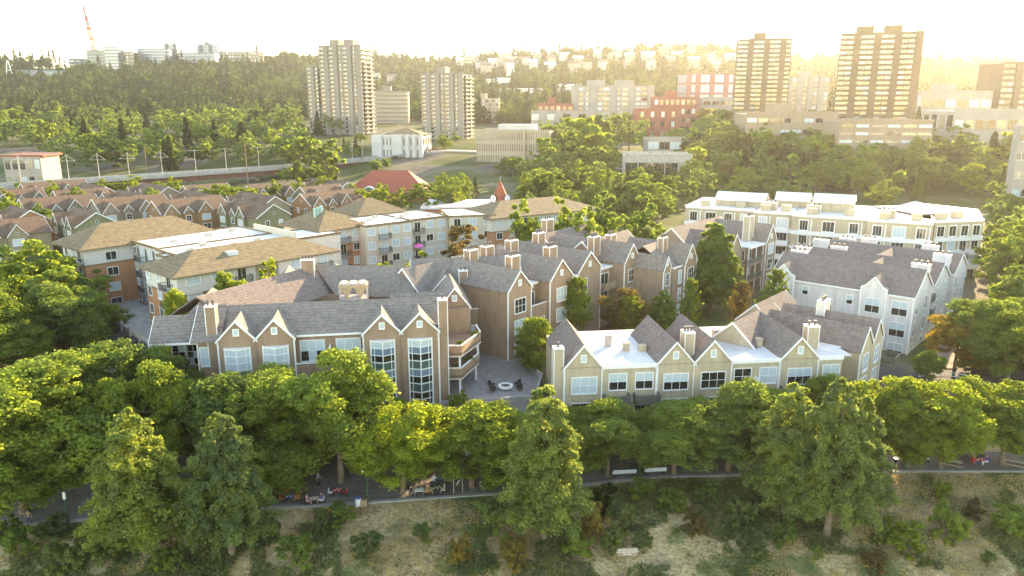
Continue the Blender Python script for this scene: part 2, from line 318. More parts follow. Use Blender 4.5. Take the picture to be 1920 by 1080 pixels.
class Bld:
    def __init__(s, name, label, loc, ang, cat='building', group=None):
        s.o = empty(name, loc, R(ang), label, cat, group); s.z0 = loc[2]
    def part(s, name, mb, m, parent=None): return mb.build(name, [M[x] for x in m] if isinstance(m, (list, tuple)) else M[m], parent or s.o)
    def box(s, name, m, *a): return s.part(name, MB().box(*a), m)
    def face(s, side, off, u, z):
        return {'f': ((u, off, z), 0), 'r': ((off, u, z), R(90)), 'b': ((u, off, z), R(180)), 'l': ((off, u, z), R(-90))}[side]
    def win(s, side, off, u, z, w_, h_, c=1, r=1, pm=None, fw=.11, lights=False, name='window'):
        loc, rz = s.face(side, off, u, z)
        f = link(name, win_mesh(w_, h_, c, r, fw), s.o, loc, rz)
        if lights:
            for i in range(c):
                for j in range(r):
                    p = pm(i, j) if callable(pm) else pm
                    link('pane', pane_mesh(p), f, (-w_ / 2 + w_ * (i + .5) / c, 0, h_ * j / r), 0, (w_ / c, 1, h_ / r))
        else:
            p = pm if isinstance(pm, str) else random.choice(['g_dark', 'g_dark', 'g_blind'])
            link('pane', pane_mesh(p), f, (0, 0, 0), 0, (w_, 1, h_))
        return f
    def gable(s, x0, x1, y0, y1, ze, zr, axis, roof='shingle', wall=None, ov=.3, trim=True, ends='both', th=.18, trimw=.22):
        # gable roof over a rectangle; axis = direction of the ridge
        def T(a, c, z): return (a, c, z) if axis == 'x' else (c, a, z)
        (a0, a1), (b0, b1) = ((x0, x1), (y0, y1)) if axis == 'x' else ((y0, y1), (x0, x1))
        bc = (b0 + b1) / 2; sl = (zr - ze) / (bc - b0); zo = ze - ov * sl
        mb = MB(); e0, e1 = a0 - ov * .6, a1 + ov * .6
        for b_, sg in ((b0 - ov, 1), (b1 + ov, -1)):
            lo = [T(e0, b_, zo), T(e1, b_, zo), T(e1, bc, zr), T(e0, bc, zr)]
            mb.hexa(lo, [(p[0], p[1], p[2] + th) for p in lo])
        rf = s.part('roof', mb, roof)
        if wall:
            for a, k in ((a0, 0), (a1, 1)):
                if ends == 'lo' and k == 1: continue
                i = .0 if k == 0 else -.25; mb = MB()
                q = [T(a + i, b0, ze), T(a + i + .25, b0, ze), T(a + i + .25, b1, ze), T(a + i, b1, ze)]
                tp = [T(a + i, bc, zr - .02), T(a + i + .25, bc, zr - .02)]
                mb.poly([q[0], q[3], tp[0]]); mb.poly([q[1], tp[1], q[2]]); mb.poly([q[0], tp[0], tp[1], q[1]]); mb.poly([q[3], q[2], tp[1], tp[0]])
                s.part('gable_wall', mb, wall)
        if trim:
            for a, k in ((e0, -1), (e1, 1)):
                if ends == 'lo' and k == 1 or ends == 'hi' and k == -1: continue
                mb = MB()
                for b_ in (b0 - ov, b1 + ov):
                    A = [T(a, b_, zo - .1), T(a + k * .08, b_, zo - .1), T(a + k * .08, bc, zr - .1), T(a, bc, zr - .1)]
                    mb.hexa(A, [(p[0], p[1], p[2] + .1 + th + .03) for p in A])
                s.part('barge_board', mb, 'trim')
            if trim == 'eave':
                mb = MB()
                for b_ in (b0 - ov - .1, b1 + ov): 
                    p, q = T(e0, b_, zo - .05), T(e1, b_ + .1, zo + th)
                    mb.box(min(p[0], q[0]), max(p[0], q[0]), min(p[1], q[1]), max(p[1], q[1]), p[2], q[2])
                s.part('gutter', mb, 'trim')
        return rf
    def hip(s, x0, x1, y0, y1, ze, zr, roof='shingle_o', ov=.9, th=.25, inset=None):
        X0, X1, Y0, Y1 = x0 - ov, x1 + ov, y0 - ov, y1 + ov
        dx, dy = X1 - X0, Y1 - Y0; i = inset if inset is not None else min(dx, dy) / 2
        if dx >= dy: a, b_ = (X0 + i, (Y0 + Y1) / 2, zr), (X1 - i, (Y0 + Y1) / 2, zr)
        else: a, b_ = ((X0 + X1) / 2, Y0 + i, zr), ((X0 + X1) / 2, Y1 - i, zr)
        c = [(X0, Y0, ze), (X1, Y0, ze), (X1, Y1, ze), (X0, Y1, ze)]
        mb = MB()
        if dx >= dy:
            mb.poly([c[0], c[1], b_, a]); mb.poly([c[2], c[3], a, b_]); mb.poly([c[1], c[2], b_]); mb.poly([c[3], c[0], a])
        else:
            mb.poly([c[0], c[1], a]); mb.poly([c[1], c[2], b_, a]); mb.poly([c[2], c[3], b_]); mb.poly([c[3], c[0], a, b_])
        rf = s.part('roof', mb, roof)
        f = MB().box(X0, X1, Y0, Y1, ze - th, ze - .004); f.build('fascia', M['shingle_o'], rf)
        return rf
    def flat(s, x0, x1, y0, y1, z, roof='membrane', par=.35, pm='trim', pw=.22):
        s.box('roof', roof, x0 + pw, x1 - pw, y0 + pw, y1 - pw, z - .2, z + .05)
        mb = MB(); mb.box(x0, x1, y0, y0 + pw, z - .15, z + par); mb.box(x0, x1, y1 - pw, y1, z - .15, z + par)
        mb.box(x0, x0 + pw, y0 + pw, y1 - pw, z - .15, z + par); mb.box(x1 - pw, x1, y0 + pw, y1 - pw, z - .15, z + par)
        s.part('parapet', mb, pm)
    def chimney(s, x, y, z0, z1, w_=1.3, d=1.0, pots=3, wall='brown'):
        c = s.part('chimney', MB().box(x - w_ / 2, x + w_ / 2, y - d / 2, y + d / 2, z0, z1), wall)
        cap = MB().box(x - w_ / 2 - .08, x + w_ / 2 + .08, y - d / 2 - .08, y + d / 2 + .08, z1, z1 + .14)
        for sx_ in (-1, 1):
            for sy_ in (-1, 1): cap.box(x + sx_ * (w_ / 2 + .01) - .05, x + sx_ * (w_ / 2 + .01) + .05, y + sy_ * (d / 2 + .01) - .05, y + sy_ * (d / 2 + .01) + .05, z0, z1 - .002)
        cap.build('chimney_trim', M['trim'], c)
        for i in range(pots):
            px_ = x + (i - (pots - 1) / 2) * w_ / max(pots, 1)
            p = MB().bar((px_, y, z1 + .14), (px_, y, z1 + .62), .3, n=8).bar((px_, y, z1 + .68), (px_, y, z1 + .76), .42, n=8).bar((px_, y, z1 + .6), (px_, y, z1 + .7), .1, n=4)
            p.build('chimney_pot', M['chim'], c)
        return c
    def balcony(s, side, off, u, z, w_=2.6, d=1.3, slab='concrete', rail='rail', solid=False, name='balcony'):
        loc, rz = s.face(side, off, u, z)
        k = ('b', w_, d, slab, rail, solid)
        if k not in WC:
            mb = MB().box(-w_ / 2, w_ / 2, -d, 0, -.2, 0); r_ = MB()
            if solid: r_.box(-w_ / 2, w_ / 2, -d - .05, -d + .08, -.25, 1.0).box(-w_ / 2, -w_ / 2 + .12, -d + .08, 0, -.25, 1.0).box(w_ / 2 - .12, w_ / 2, -d + .08, 0, -.25, 1.0)
            else:
                r_.box(-w_ / 2, w_ / 2, -d, -d + .06, .95, 1.03).box(-w_ / 2, -w_ / 2 + .06, -d, 0, .95, 1.03).box(w_ / 2 - .06, w_ / 2, -d, 0, .95, 1.03)
                n = int(w_ / .16)
                for i in range(n + 1): x = -w_ / 2 + .02 + (w_ - .06) * i / n; r_.box(x, x + .035, -d + .01, -d + .045, 0, .95)
                for i in range(5):
                    for x in (-w_ / 2 + .01, w_ / 2 - .045): r_.box(x, x + .035, -d + .2 + i * d / 5, -d + .235 + i * d / 5, 0, .95)
            WC[k] = (mb.mesh('balcony', M[slab]), r_.mesh('railing', M[rail]))
        b_ = link(name, WC[k][0], s.o, loc, rz); link('railing', WC[k][1], b_)
        return b_
    def corner(s, x, y, z0, z1, w_=.16): s.box('corner_board', 'trim', x - w_ / 2, x + w_ / 2, y - w_ / 2, y + w_ / 2, z0, z1)
    def roofbox(s, x, y, z, w_=1.2, d=1.0, h=.9, m='metal', name='roof_vent'):
        mb = MB().box(x - w_ / 2, x + w_ / 2, y - d / 2, y + d / 2, z, z + h).box(x - w_ / 2 - .06, x + w_ / 2 + .06, y - d / 2 - .06, y + d / 2 + .06, z + h, z + h + .08)
        return s.part(name, mb, m)
# ================================================================ brown gabled front building
def blindmix(p=.5):
    dark = random.random() > p
    def f(i, j): return 'g_dark' if dark and random.random() < .85 else 'g_blind'
    return f
def topblind(i, j): return 'g_blind' if j >= 1 else 'g_dark'
def bay(B, x, zs, w_=2.9, proj=.75, y=0.0):
    # prow-shaped bay window: two facets meeting in front; zs = list of (z0, z1, rows, glass)
    mb = MB(); hw = w_ / 2
    A, C_, D = (x - hw, y - .05), (x, y - proj), (x + hw, y - .05)
    z0, z1 = zs[0][0], zs[-1][1]
    def post(p, r=.13): mb.box(p[0] - r / 2, p[0] + r / 2, p[1] - r / 2, p[1] + r / 2, z0 - .1, z1 + .12)
    def lerp(p, q, f): return (p[0] + (q[0] - p[0]) * f, p[1] + (q[1] - p[1]) * f)
    for P in (A, C_, D): post(P)
    hs = set()
    for (a, b_, rows, g) in zs:
        for k in range(rows + 1): hs.add(round(a + (b_ - a) * k / rows, 3))
    for P, Q, fr in ((A, C_, .3), (C_, D, .7)):
        post(lerp(P, Q, fr), .08)
        for h_ in hs: mb.bar((*P, h_), (*Q, h_), .09)
        for h_ in (z0, z1): mb.bar((*P, h_), (*Q, h_), .2)
    for h_ in (z0 - .1, z1 + .1): mb.poly([(*A, h_), (*C_, h_), (*D, h_)]); mb.poly([(*D, h_ + .02), (*C_, h_ + .02), (*A, h_ + .02)])
    for sg in (-1, 1): mb.box(x + sg * hw - .09, x + sg * hw + .09, y - .1, y + .02, z0 - .15, z1 + .15)
    f = B.part('bay_window', mb, 'trim')
    for (a, b_, rows, g) in zs:
        for P, Q, fr in ((A, C_, .3), (C_, D, .7)):
            for s0, s1 in ((0, fr), (fr, 1)):
                p, q = lerp(P, Q, s0), lerp(P, Q, s1)
                for k in range(rows):
                    u0, u1 = a + (b_ - a) * k / rows, a + (b_ - a) * (k + 1) / rows
                    gm_ = g(k) if callable(g) else g
                    pn = MB().hexa([(*p, u0), (*q, u0), (q[0], q[1] + .03, u0), (p[0], p[1] + .03, u0)], [(*p, u1), (*q, u1), (q[0], q[1] + .03, u1), (p[0], p[1] + .03, u1)])
                    pn.build('pane', M[gm_], f)
B = Bld('gabled_apartment_house', 'brown sided riverfront house with four white-trimmed front gables and prow bay windows', (-35, 84.6, 0), 9.46, 'house')
b1 = B
B.box('podium', 'concrete', -7.5, 38.5, -.45, 21, -.5, 3.98)
B.box('wall', 'brown', 0, 8.8, 0, 10, 3.98, 13.7); B.box('wall', 'brown', 17.0, 26.2, 0, 10, 3.98, 13.7)
B.box('wall', 'brown', 8.8, 17.0, 1.4, 9.99, 3.98, 13.7)
B.box('balcony_parapet', 'brown', 8.8, 17.0, .02, 1.39, 3.98, 9.5)
B.box('parapet_cap', 'trim', 8.8, 17.0, -.05, .12, 10.3, 10.42); B.box('balcony_parapet', 'brown', 8.81, 16.99, 0, .14, 9.5, 10.3)
B.box('balcony_divider', 'trim', 12.8, 13.0, .16, 1.4, 9.5, 12.2)
zt = [(4.1, 5.9, 2, 'g_dark'), (5.95, 7.05, 1, 'g_green'), (7.1, 8.95, 2, lambda k: ('g_dark', 'g_blue')[k]), (9.0, 10.05, 1, 'g_green'), (10.1, 12.8, 3, lambda k: ('g_dark', 'g_blue', 'g_blind')[k])]  # upper panes paler: reflected sky painted into the glass colour
zl = [(7.1, 8.9, 2, 'g_green'), (8.95, 10.0, 1, 'g_green'), (10.05, 12.7, 3, 'g_blind')]
gx = [(0, 4.36), (4.36, 8.8), (17.0, 21.6), (21.6, 26.2)]
for k, (a, c) in enumerate(gx):
    B.gable(a, c, -.0, 7.0, 13.7, 16.0, 'y', 'shingle', 'brown', .22, True, 'lo')
    bay(B, (a + c) / 2, zl if k < 2 else zt, 2.9)
    B.win('f', 0, (a + c) / 2, 14.35, .5, .65, fw=.12, pm='g_blind', name='attic_window')
B.gable(0, 26.2, 1.4, 9.6, 13.7, 16.5, 'x', 'shingle', 'brown', .3, False)
B.box('gutter', 'trim', 8.9, 16.9, .98, 1.1, 13.42, 13.66)
for x in (10.75, 15.1):
    B.win('f', 1.4, x, 10.2, 2.8, 2.6, 3, 2, lambda i, j: 'g_blind' if j else random.choice(['g_blind', 'g_dark']), lights=True)
for x in (10.6, 15.2): B.win('f', .02, x, 6.4, 2.4, 2.0, 3, 2, lambda i, j: 'g_dark', lights=True)
for x in (0, 4.36 * 0 + 26.2): B.corner(x, 0, 3.98, 13.5)
for x in (8.8, 17.0): B.corner(x, -.02, 3.98, 13.5)
for x in (4.36, 21.6): B.part('downpipe', MB().bar((x, -.08, 4.0), (x, -.08, 13.6), .12, n=6), 'brown')
B.chimney(-.75, 1.6, 10.2, 17.6, 1.15, 1.1, 2); B.chimney(26.85, 1.0, 3.98, 17.4, 1.1, 1.2, 1)
# left end: angled bay, hipped roof and porch with deck
B.box('wall', 'brown', -2.6, 0, 1.2, 10, 3.98, 13.7)
B.win('f', 1.2, -1.4, 10.3, 1.8, 2.3, 2, 2, lambda i, j: 'g_blind', lights=True); B.win('f', 1.2, -1.4, 6.3, 1.8, 2.3, 2, 2, lambda i, j: 'g_blind', lights=True)
B.corner(-2.6, 1.2, 3.98, 13.6)
B.gable(-2.9, .2, .4, 10.5, 13.7, 16.6, 'x', 'shingle', None, .3, True, 'lo')
B.box('wall', 'brown', -6.6, -2.6, 4.6, 13, 3.98, 13.1)
B.gable(-8.2, -2.6, 2.6, 9.0, 13.1, 15.4, 'x', 'shingle', 'brown', .35, 'eave', 'lo')
B.hip(-6.6, -1.0, 8.5, 19.5, 13.2, 16.4, 'shingle', .4); B.box('wall', 'brown', -6.5, -1.1, 13.0, 19.4, 3.98, 13.1)
B.box('deck', 'railg', -9.0, -2.6, 1.4, 6.9, 9.0, 9.25)
for x in (-8.1, -3.0): B.box('porch_post', 'brown', x, x + .3, 2.7, 3.0, 9.25, 13.0)
mb = MB().box(-9, -2.6, 1.4, 1.5, 10.2, 10.3).box(-9, -8.9, 1.5, 6.9, 10.2, 10.3)
for i in range(26): mb.box(-9 + i * .25, -8.93 + i * .25, 1.42, 1.48, 9.25, 10.2)
for i in range(20): mb.box(-8.98, -8.92, 1.6 + i * .26, 1.66 + i * .26, 9.25, 10.2)
B.part('deck_railing', mb, 'railg')
for x in (-5.7, -4.0): B.win('f', 4.6, x, 9.5, 1.4, 2.5, 2, 3, lambda i, j: random.choice(['g_dark', 'g_blind']), lights=True)
for u in (8.0, 11.0): B.win('l', -6.6, u, 9.8, 1.4, 2.2, 2, 2, 'g_blind')
# wing running back to the right round a flat roof well
B.box('wall', 'brown', -1.0, 26.0, 10.0, 20.4, 3.98, 12.6)
B.box('roof', 'membrane_w', -.8, 25.8, 9.7, 20.3, 12.6, 12.85)
mb = MB()
A = [(-4.5, 10.2, 16.6), (9.0, 27.6, 16.6), (12.4, 25.0, 12.9), (1.2, 9.8, 12.9)]
mb.hexa(A, [(p[0], p[1], p[2] + .18) for p in A])
A2 = [(-4.5, 10.2, 16.6), (-9.0, 13.6, 13.3), (5.0, 31.5, 13.3), (9.0, 27.6, 16.6)]
mb.hexa(A2, [(p[0], p[1], p[2] + .18) for p in A2]); B.part('roof', mb, 'shingle_b')
mb = MB(); A = [(9.0, 27.6, 16.6), (24.5, 24.5, 16.6), (24.0, 19.6, 12.9), (12.4, 22.6, 12.9)]
mb.hexa(A, [(p[0], p[1], p[2] + .18) for p in A]); A = [(9.0, 27.6, 16.65), (5.0, 31.5, 13.3), (26, 29.5, 13.3), (24.5, 24.5, 16.65)]
mb.hexa(A, [(p[0], p[1], p[2] + .18) for p in A]); B.part('roof', mb, 'shingle')
B.part('wall', MB().prism([(-8.0, 13.2), (-4.0, 11), (11, 23), (24, 20.5), (25.5, 29), (5, 31)], 3.98, 13.2), 'brown')
for x, y in ((4.5, 30.2), (12.0, 30.5)): B.gable(x - 2.6, x + 2.6, y - 3, y + 2.5, 12.9, 15.6, 'y', 'shingle', 'brown', .25)
B.chimney(8.2, 26.0, 14.5, 18.0, 1.9, 1.2, 4)
# right end: second gable, stacked curved balconies
B.box('wall', 'brown', 24.0, 31.2, 10.0, 20, 3.98, 13.7)
B.gable(27.2, 31.3, 11.0, 20, 13.7, 16.3, 'y', 'shingle', 'brown', .25, True, 'lo')
B.box('wall', 'brown', 27.25, 31.25, 10.9, 10.99, 3.98, 13.7)
B.gable(20.5, 27.2, 6.0, 13.0, 13.7, 16.2, 'x', 'shingle', None, .2, False)
B.win('f', 10.9, 28.6, 10.5, 1.5, 2.4, 2, 1, 'g_dark', name='glazed_door'); B.win('f', 10.9, 29.2, 14.6, .5, .65, fw=.12, pm='g_blind', name='attic_window')
for x in (27.25, 31.25): B.corner(x, 10.88, 3.98, 13.6)
for k, z in enumerate((10.0, 6.95)):
    P_ = [(27.5, 2.0), (29.2, 1.8), (32.4 - .3 * k, 7.4), (32.2, 10.8), (27.5, 10.8)]
    B.part('balcony_floor', MB().prism(P_, z - .25, z), 'brown')
    for (p, q) in zip(P_[:3], P_[1:4]):
        p, q = Vector((*p, 0)), Vector((*q, 0)); n_ = Vector((-(q - p).y, (q - p).x, 0)).normalized() * .16
        for nm, za, zb, mm, g in (('balcony_parapet', z - .45, z + .95, 'brown', 0), ('parapet_cap', z + .95, z + 1.07, 'trim', .04), ('parapet_skirt', z - .55, z - .45, 'trim', .03)):
            d_ = (q - p).normalized() * g
            a_ = [p - d_ - n_ * (g * 4), q + d_ - n_ * (g * 4), q + d_ + n_ * (1 + g * 3), p - d_ + n_ * (1 + g * 3)]
            B.part(nm, MB().hexa([(v.x, v.y, za) for v in a_], [(v.x, v.y, zb) for v in a_]), mm)
    for x, y in ((29.0, 2.2), (32.0 - .3 * k, 7.5)): B.box('balcony_post', 'trim', x - .13, x + .13, y - .13, y + .13, z - 3.0, z - .5)
    B.win('f', 9.98, 25.6, z - 2.9, 1.4, 2.2, 2, 1, 'g_dark', name='glazed_door'); B.win('r', 26.2, 5.5, z - 2.9, 1.6, 2.2, 2, 1, 'g_dark', name='glazed_door')
    B.win('f', 10.9, 28.9, z - 2.9, 2.2, 2.1, 2, 1, 'g_dark', name='glazed_door')
for z in (10.1, 7.0): B.win('r', 26.2, 7.5, z, 1.3, 2.0, 2, 2)
# link to the next wing with roof deck
B.box('wall', 'brown', 31.2, 38.2, 19.5, 32, 3.98, 9.9); B.box('roof_deck', 'paver', 31.3, 38.1, 19.7, 24, 9.9, 10.05)
B.box('balcony_parapet', 'brown', 31.25, 38.3, 19.4, 19.6, 9.0, 10.9); B.box('parapet_cap', 'trim', 31.2, 38.35, 19.33, 19.66, 10.9, 11.0)
B.box('wall', 'brown', 30, 40, 24, 33, 9.9, 13.7); B.gable(24, 41, 23.5, 33, 13.7, 17.0, 'x', 'shingle', 'brown', .3, 'eave')
for x, w_ in ((32.4, 1.4), (34.3, .9), (36.8, 1.6)): B.win('f', 24, x, 10.4, w_, 2.3, 2, 2, 'g_blind')
for x in (33.4, 36.4): B.win('f', 19.5, x, 5.0 if x < 35 else 6.6, 1.7, 1.9, 3, 2, 'g_blind')
B.win('f', 19.5, 33.4, 8.0 - 1.1, 1.7, 1.4, 2, 2, 'g_blind')
B.gable(26.5, 31, 21.0, 27, 13.2, 15.8, 'y', 'shingle', 'brown', .25, True, 'lo')
B.chimney(31.6, 22.6, 12, 16.2, 1.3, 1.0, 2); B.win('f', 20.99, 28.75, 14.0, .5, .65, fw=.12, pm='g_blind', name='attic_window')
# terrace in front of the wing
tp = [(26.3, -.3), (38.4, -.3), (40.5, 6.0), (38.5, 19.3), (26.3, 19.3)]
B.part('terrace', MB().prism(tp, 3.9, 4.06), 'paver')
B.box('terrace_parapet', 'concrete', 26.3, 38.5, -.5, -.2, 3.9, 4.45)
B.part('terrace_wall', MB().hexa([(38.4, -.3, .5), (38.7, -.3, .5), (40.8, 6, .5), (40.5, 6, .5)], [(38.4, -.3, 4.9), (38.7, -.3, 4.9), (40.8, 6, 4.9), (40.5, 6, 4.9)]), 'concrete')
B.part('terrace_wall', MB().hexa([(40.5, 6.01, .5), (40.8, 6.01, .5), (38.8, 19.3, .5), (38.5, 19.3, .5)], [(40.5, 6.01, 4.9), (40.8, 6.01, 4.9), (38.8, 19.3, 4.9), (38.5, 19.3, 4.9)]), 'concrete')
# rooftop plant
def roof_plant(B, x, y, z):
    p = B.o.matrix_world if False else Matrix.Translation(B.o.location) @ Matrix.Rotation(B.o.rotation_euler.z, 4, 'Z')
    loc = p @ Vector((x, y, z))
    e = empty('cooling_unit', loc, B.o.rotation_euler.z, 'large tan rooftop cooling unit on legs in the roof well', 'cooling unit')
    mb = MB()
    for sx_ in (-1.9, 1.9):
        for sy_ in (-1.2, 1.2): mb.box(sx_ - .1, sx_ + .1, sy_ - .1, sy_ + .1, 0, 3.2)
    mb.box(-2, 2, -1.3, 1.3, 1.2, 1.35).box(-2, 2, -1.32, -1.2, .1, .3); mb.build('frame', M['metal'], e)
    mb = MB()
    for sx_ in (-1, 1):
        for q in range(2): mb.hexa([(sx_ * .95 - .12, -1.15, 1.36), (sx_ * .95 + .12, -1.15, 1.36), (sx_ * .95 + .12, 1.15, 1.36), (sx_ * .95 - .12, 1.15, 1.36)], [(sx_ * .95 - .85, -1.15, 2.9), (sx_ * .95 + .85, -1.15, 2.9), (sx_ * .95 + .85, 1.15, 2.9), (sx_ * .95 - .85, 1.15, 2.9)]) if q == 0 else None
    mb.build('coil_casing', M['tan'], e)
    MB().box(-2.05, 2.05, -1.35, 1.35, 2.9, 3.25).build('top_casing', M['tan'], e)
    for sx_ in (-1.3, 0, 1.3):
        for sy_ in (-.65, .65): MB().bar((sx_, sy_, 3.25), (sx_, sy_, 3.5), 1.05, n=12).build('fan_ring', M['metal'], e)
roof_plant(B, 15.3, 17.2, 12.85)
pm_ = Matrix.Translation(B.o.location) @ Matrix.Rotation(B.o.rotation_euler.z, 4, 'Z')
for k, x in enumerate((6.6, 7.9, 9.4)):
    e = MB().box(-.5, .5, -.45, .45, 0, 1.0).box(-.53, .53, -.48, .48, 1.0, 1.08).bar((0, 0, 1.08), (0, 0, 1.16), .7, n=10).build('condenser', M['metal' if k < 2 else 'white'])
    e.location = pm_ @ Vector((x + 2.2, 11.0 + k * .1, 12.85)); e.rotation_euler.z = B.o.rotation_euler.z
    tag(e, ('dark grey condenser box, left of the three on the roof well', 'dark grey condenser box, middle of the three on the roof well', 'pale condenser box, right of the three on the roof well')[k], 'condenser', 'condensers in the roof well')

# ================================================================ brown stepped wing (48 degree grid)
B = Bld('gabled_terrace', 'brown sided stepped terrace with white-edged gables and tall clustered chimneys', (-.6, 105.3, 0), 49, 'house')
def unit(B, x0, x1, y0, y1, ze, zr, wall, wins=True, roof='shingle', base=0, rows=(10.9, 7.6, 4.6), pm=None, ww=2.4):
    B.box('wall', wall, x0, x1, y0, y1, base, ze)
    B.gable(x0, x1, y0, y1, ze, zr, 'y', roof, wall, .25, True, 'lo')
    B.win('f', y0, (x0 + x1) / 2, ze + .6, .5, .7, fw=.12, pm='g_blind', name='attic_window')
    for z in rows: B.win('f', y0, (x0 + x1) / 2 + .1, z, ww, 2.1, 3, 2, pm or blindmix(.6), lights=True)
    for x in (x0, x1): B.corner(x, y0 - .01, base, ze)
unit(B, 0, 5.3, 0, 13, 14.5, 17.2, 'brown')
B.box('wall', 'brown', 5.3, 9.4, 2.2, 13, 0, 14.0); B.box('roof', 'membrane_w', 5.35, 9.35, 2.0, 12, 14.0, 14.2); B.box('fascia', 'trim', 5.35, 9.35, 1.85, 2.02, 13.85, 14.22)
B.box('wall', 'brown', 5.3, 9.4, .1, 2.19, 0, 10.2); B.box('balcony_parapet', 'brown', 5.32, 9.38, .05, .2, 10.2, 11.2); B.box('parapet_cap', 'trim', 5.3, 9.4, 0, .25, 11.2, 11.3)
B.win('f', 2.2, 7.4, 10.3, 2.4, 2.3, 2, 1, 'g_dark', name='glazed_door'); B.win('f', .1, 7.4, 6.2, 2.6, 2.8, 2, 1, 'g_dark', name='glazed_door')
unit(B, 9.4, 15.2, -.4, 14, 14.5, 17.4, 'brown')
B.box('wall', 'brown', 15.2, 18.2, .8, 13, 0, 13.8); B.box('roof', 'membrane_w', 15.25, 18.15, .7, 12, 13.8, 14.0); B.box('fascia', 'trim', 15.2, 18.2, .55, .72, 13.6, 14.03)
B.win('f', .8, 16.7, 10.6, 1.3, 2.3, 1, 2, 'g_dark'); B.win('f', .8, 16.7, 7.0, 1.3, 2.3, 1, 2, 'g_dark')
unit(B, 18.2, 24.6, .6, 16, 14.3, 17.2, 'brown', rows=())
for z in (10.6, 7.2): B.win('f', .6, 20.2, z, .9, 2.3, 1, 2, 'g_dark')
B.box('wall', 'brown', 24.6, 28.8, 1.2, 14, 0, 13.6); B.box('roof', 'membrane_w', 24.65, 28.75, 1.1, 13, 13.6, 13.8); B.box('fascia', 'trim', 24.6, 28.8, .95, 1.12, 13.4, 13.83)
for z in (10.4, 7.2): B.win('f', 1.2, 26.7, z, 2.2, 2.2, 2, 1, 'g_dark', name='glazed_door'); B.balcony('f', 1.2, 26.5, z - .1, 3.6, 1.5, 'brown', 'brown', True)
unit(B, 28.8, 33.6, -1.5, 15, 14.5, 17.4, 'brown', pm=lambda i, j: 'g_dark', ww=2.2)
for x, y, p in ((5.9, 4.2, 4), (5.2, 12.4, 4), (9.2, 12.6, 4), (15.6, 4.5, 4), (16.0, 13.2, 4), (28.2, 4.6, 4), (25.0, 14.5, 4)): B.chimney(x, y, 12.5, 18.4, 1.9, 1.3, p)
B.gable(-6, 6, 12.5, 19.5, 13.5, 16.6, 'x', 'shingle', 'brown', .3)
B.box('wall', 'brown', -5.9, 34, 13.2, 19.4, 0, 13.5)
B.gable(6.2, 34, 14.5, 20.5, 13.5, 16.4, 'x', 'shingle', 'brown', .3)
for k, x in enumerate((2.2, 24.0)):
    s_ = MB().hexa([(x, 3.4, 15.9), (x + .9, 3.4, 15.9), (x + .9, 4.4, 15.9), (x, 4.4, 15.9)], [(x - .3, 3.4, 16.2), (x + .7, 3.4, 16.4), (x + .7, 4.4, 16.4), (x - .3, 4.4, 16.2)])
    B.part('skylight', s_, 'g_blue')
B = Bld('gabled_terrace', 'brown terrace end house with two narrow gables beside the big courtyard tree', (26.3, 124.2, 0), 52, 'house')
unit(B, 0, 2.6, .5, 12, 13.6, 15.6, 'brown', rows=(10.6, 7.4, 4.4), ww=1.3, pm=lambda i, j: 'g_dark')
B.box('wall', 'brown', 2.6, 6.2, 0, 11.9, 0, 13.4); B.box('fascia', 'trim', 2.6, 6.2, -.1, .1, 13.3, 13.55)
B.gable(2.6, 11, 1.0, 11, 13.4, 16.6, 'x', 'shingle', None, .25, False)
for z in (10.4, 7.2, 4.2): B.win('f', 0, 5.4, z, 1.1, 2.2, 1, 2, 'g_blind')
unit(B, 6.2, 10.8, -.5, 12, 13.9, 16.8, 'brown', rows=(10.6, 7.4, 4.4), ww=2.2, pm=lambda i, j: 'g_dark')
B.chimney(6.6, 4.2, 14, 17.8, 1.7, 1.0, 3); B.chimney(1.5, 12, 13, 18.2, 1.8, 1.2, 3)
B.gable(-2, 14, 11.5, 20, 13.4, 17.0, 'x', 'shingle_b', 'brown', .3); B.box('wall', 'brown', -1.9, 13.9, 12, 19.8, 0, 13.4)
B.gable(-2, 14, 20.5, 29, 13.4, 17.4, 'x', 'shingle_b', 'brown', .3); B.box('wall', 'brown', -1.9, 13.9, 20, 28.8, 0, 13.4); B.chimney(3, 27, 15, 19.4, 2.2, 1.2, 3)

# ================================================================ beige gabled front building
B = Bld('gabled_apartment_house', 'beige sided riverfront house with white flat roofs between steep dark gables', (6.3, 84.6, 0), 6.8, 'house')
ze = 10.3
B.box('wall', 'beige', 0, 35.4, 0, 13.5, -.3, ze - .05)
for a, c in ((4.6, 11.4), (20.9, 27.2), (32.2, 35.5)):
    B.box('roof', 'membrane_w', a - 1.2, c + 1.2, .25, 14.2, ze - .04, ze + .12)
    B.box('fascia', 'trim', a, c, -.12, .24, ze - .3, ze + .16)
for a, c in ((0, 4.6), (11.4, 16.1), (16.1, 20.9), (27.2, 32.2)):
    B.gable(a, c, 0, 11.8, ze, 13.0, 'y', 'shingle_b', 'beige', .25, True, 'lo')
    B.win('f', 0, (a + c) / 2, ze + .75, .5, .75, fw=.12, pm='g_blind', name='attic_window')
    for k, z in enumerate((7.0, 3.7)):
        pmk = [lambda i, j: 'g_blind', topblind, lambda i, j: 'g_dark', topblind][[0, 11.4, 16.1, 27.2].index(a)] if k == 0 else (lambda i, j: 'g_dark')
        B.win('f', 0, (a + c) / 2 + .15, z, 3.0, 2.0, 3, 2, pmk, lights=True)
for x, pmk in ((6.6, topblind), (9.9, topblind), (22.4, lambda i, j: 'g_dark'), (25.7, lambda i, j: 'g_blind'), (34.0, lambda i, j: 'g_blind')):
    B.win('f', 0, x, 7.3, 2.1, 2.0, 2, 2, pmk, lights=True); B.win('f', 0, x, 3.6, 2.1, 2.2, 3, 1, lambda i, j: 'g_dark', lights=True)
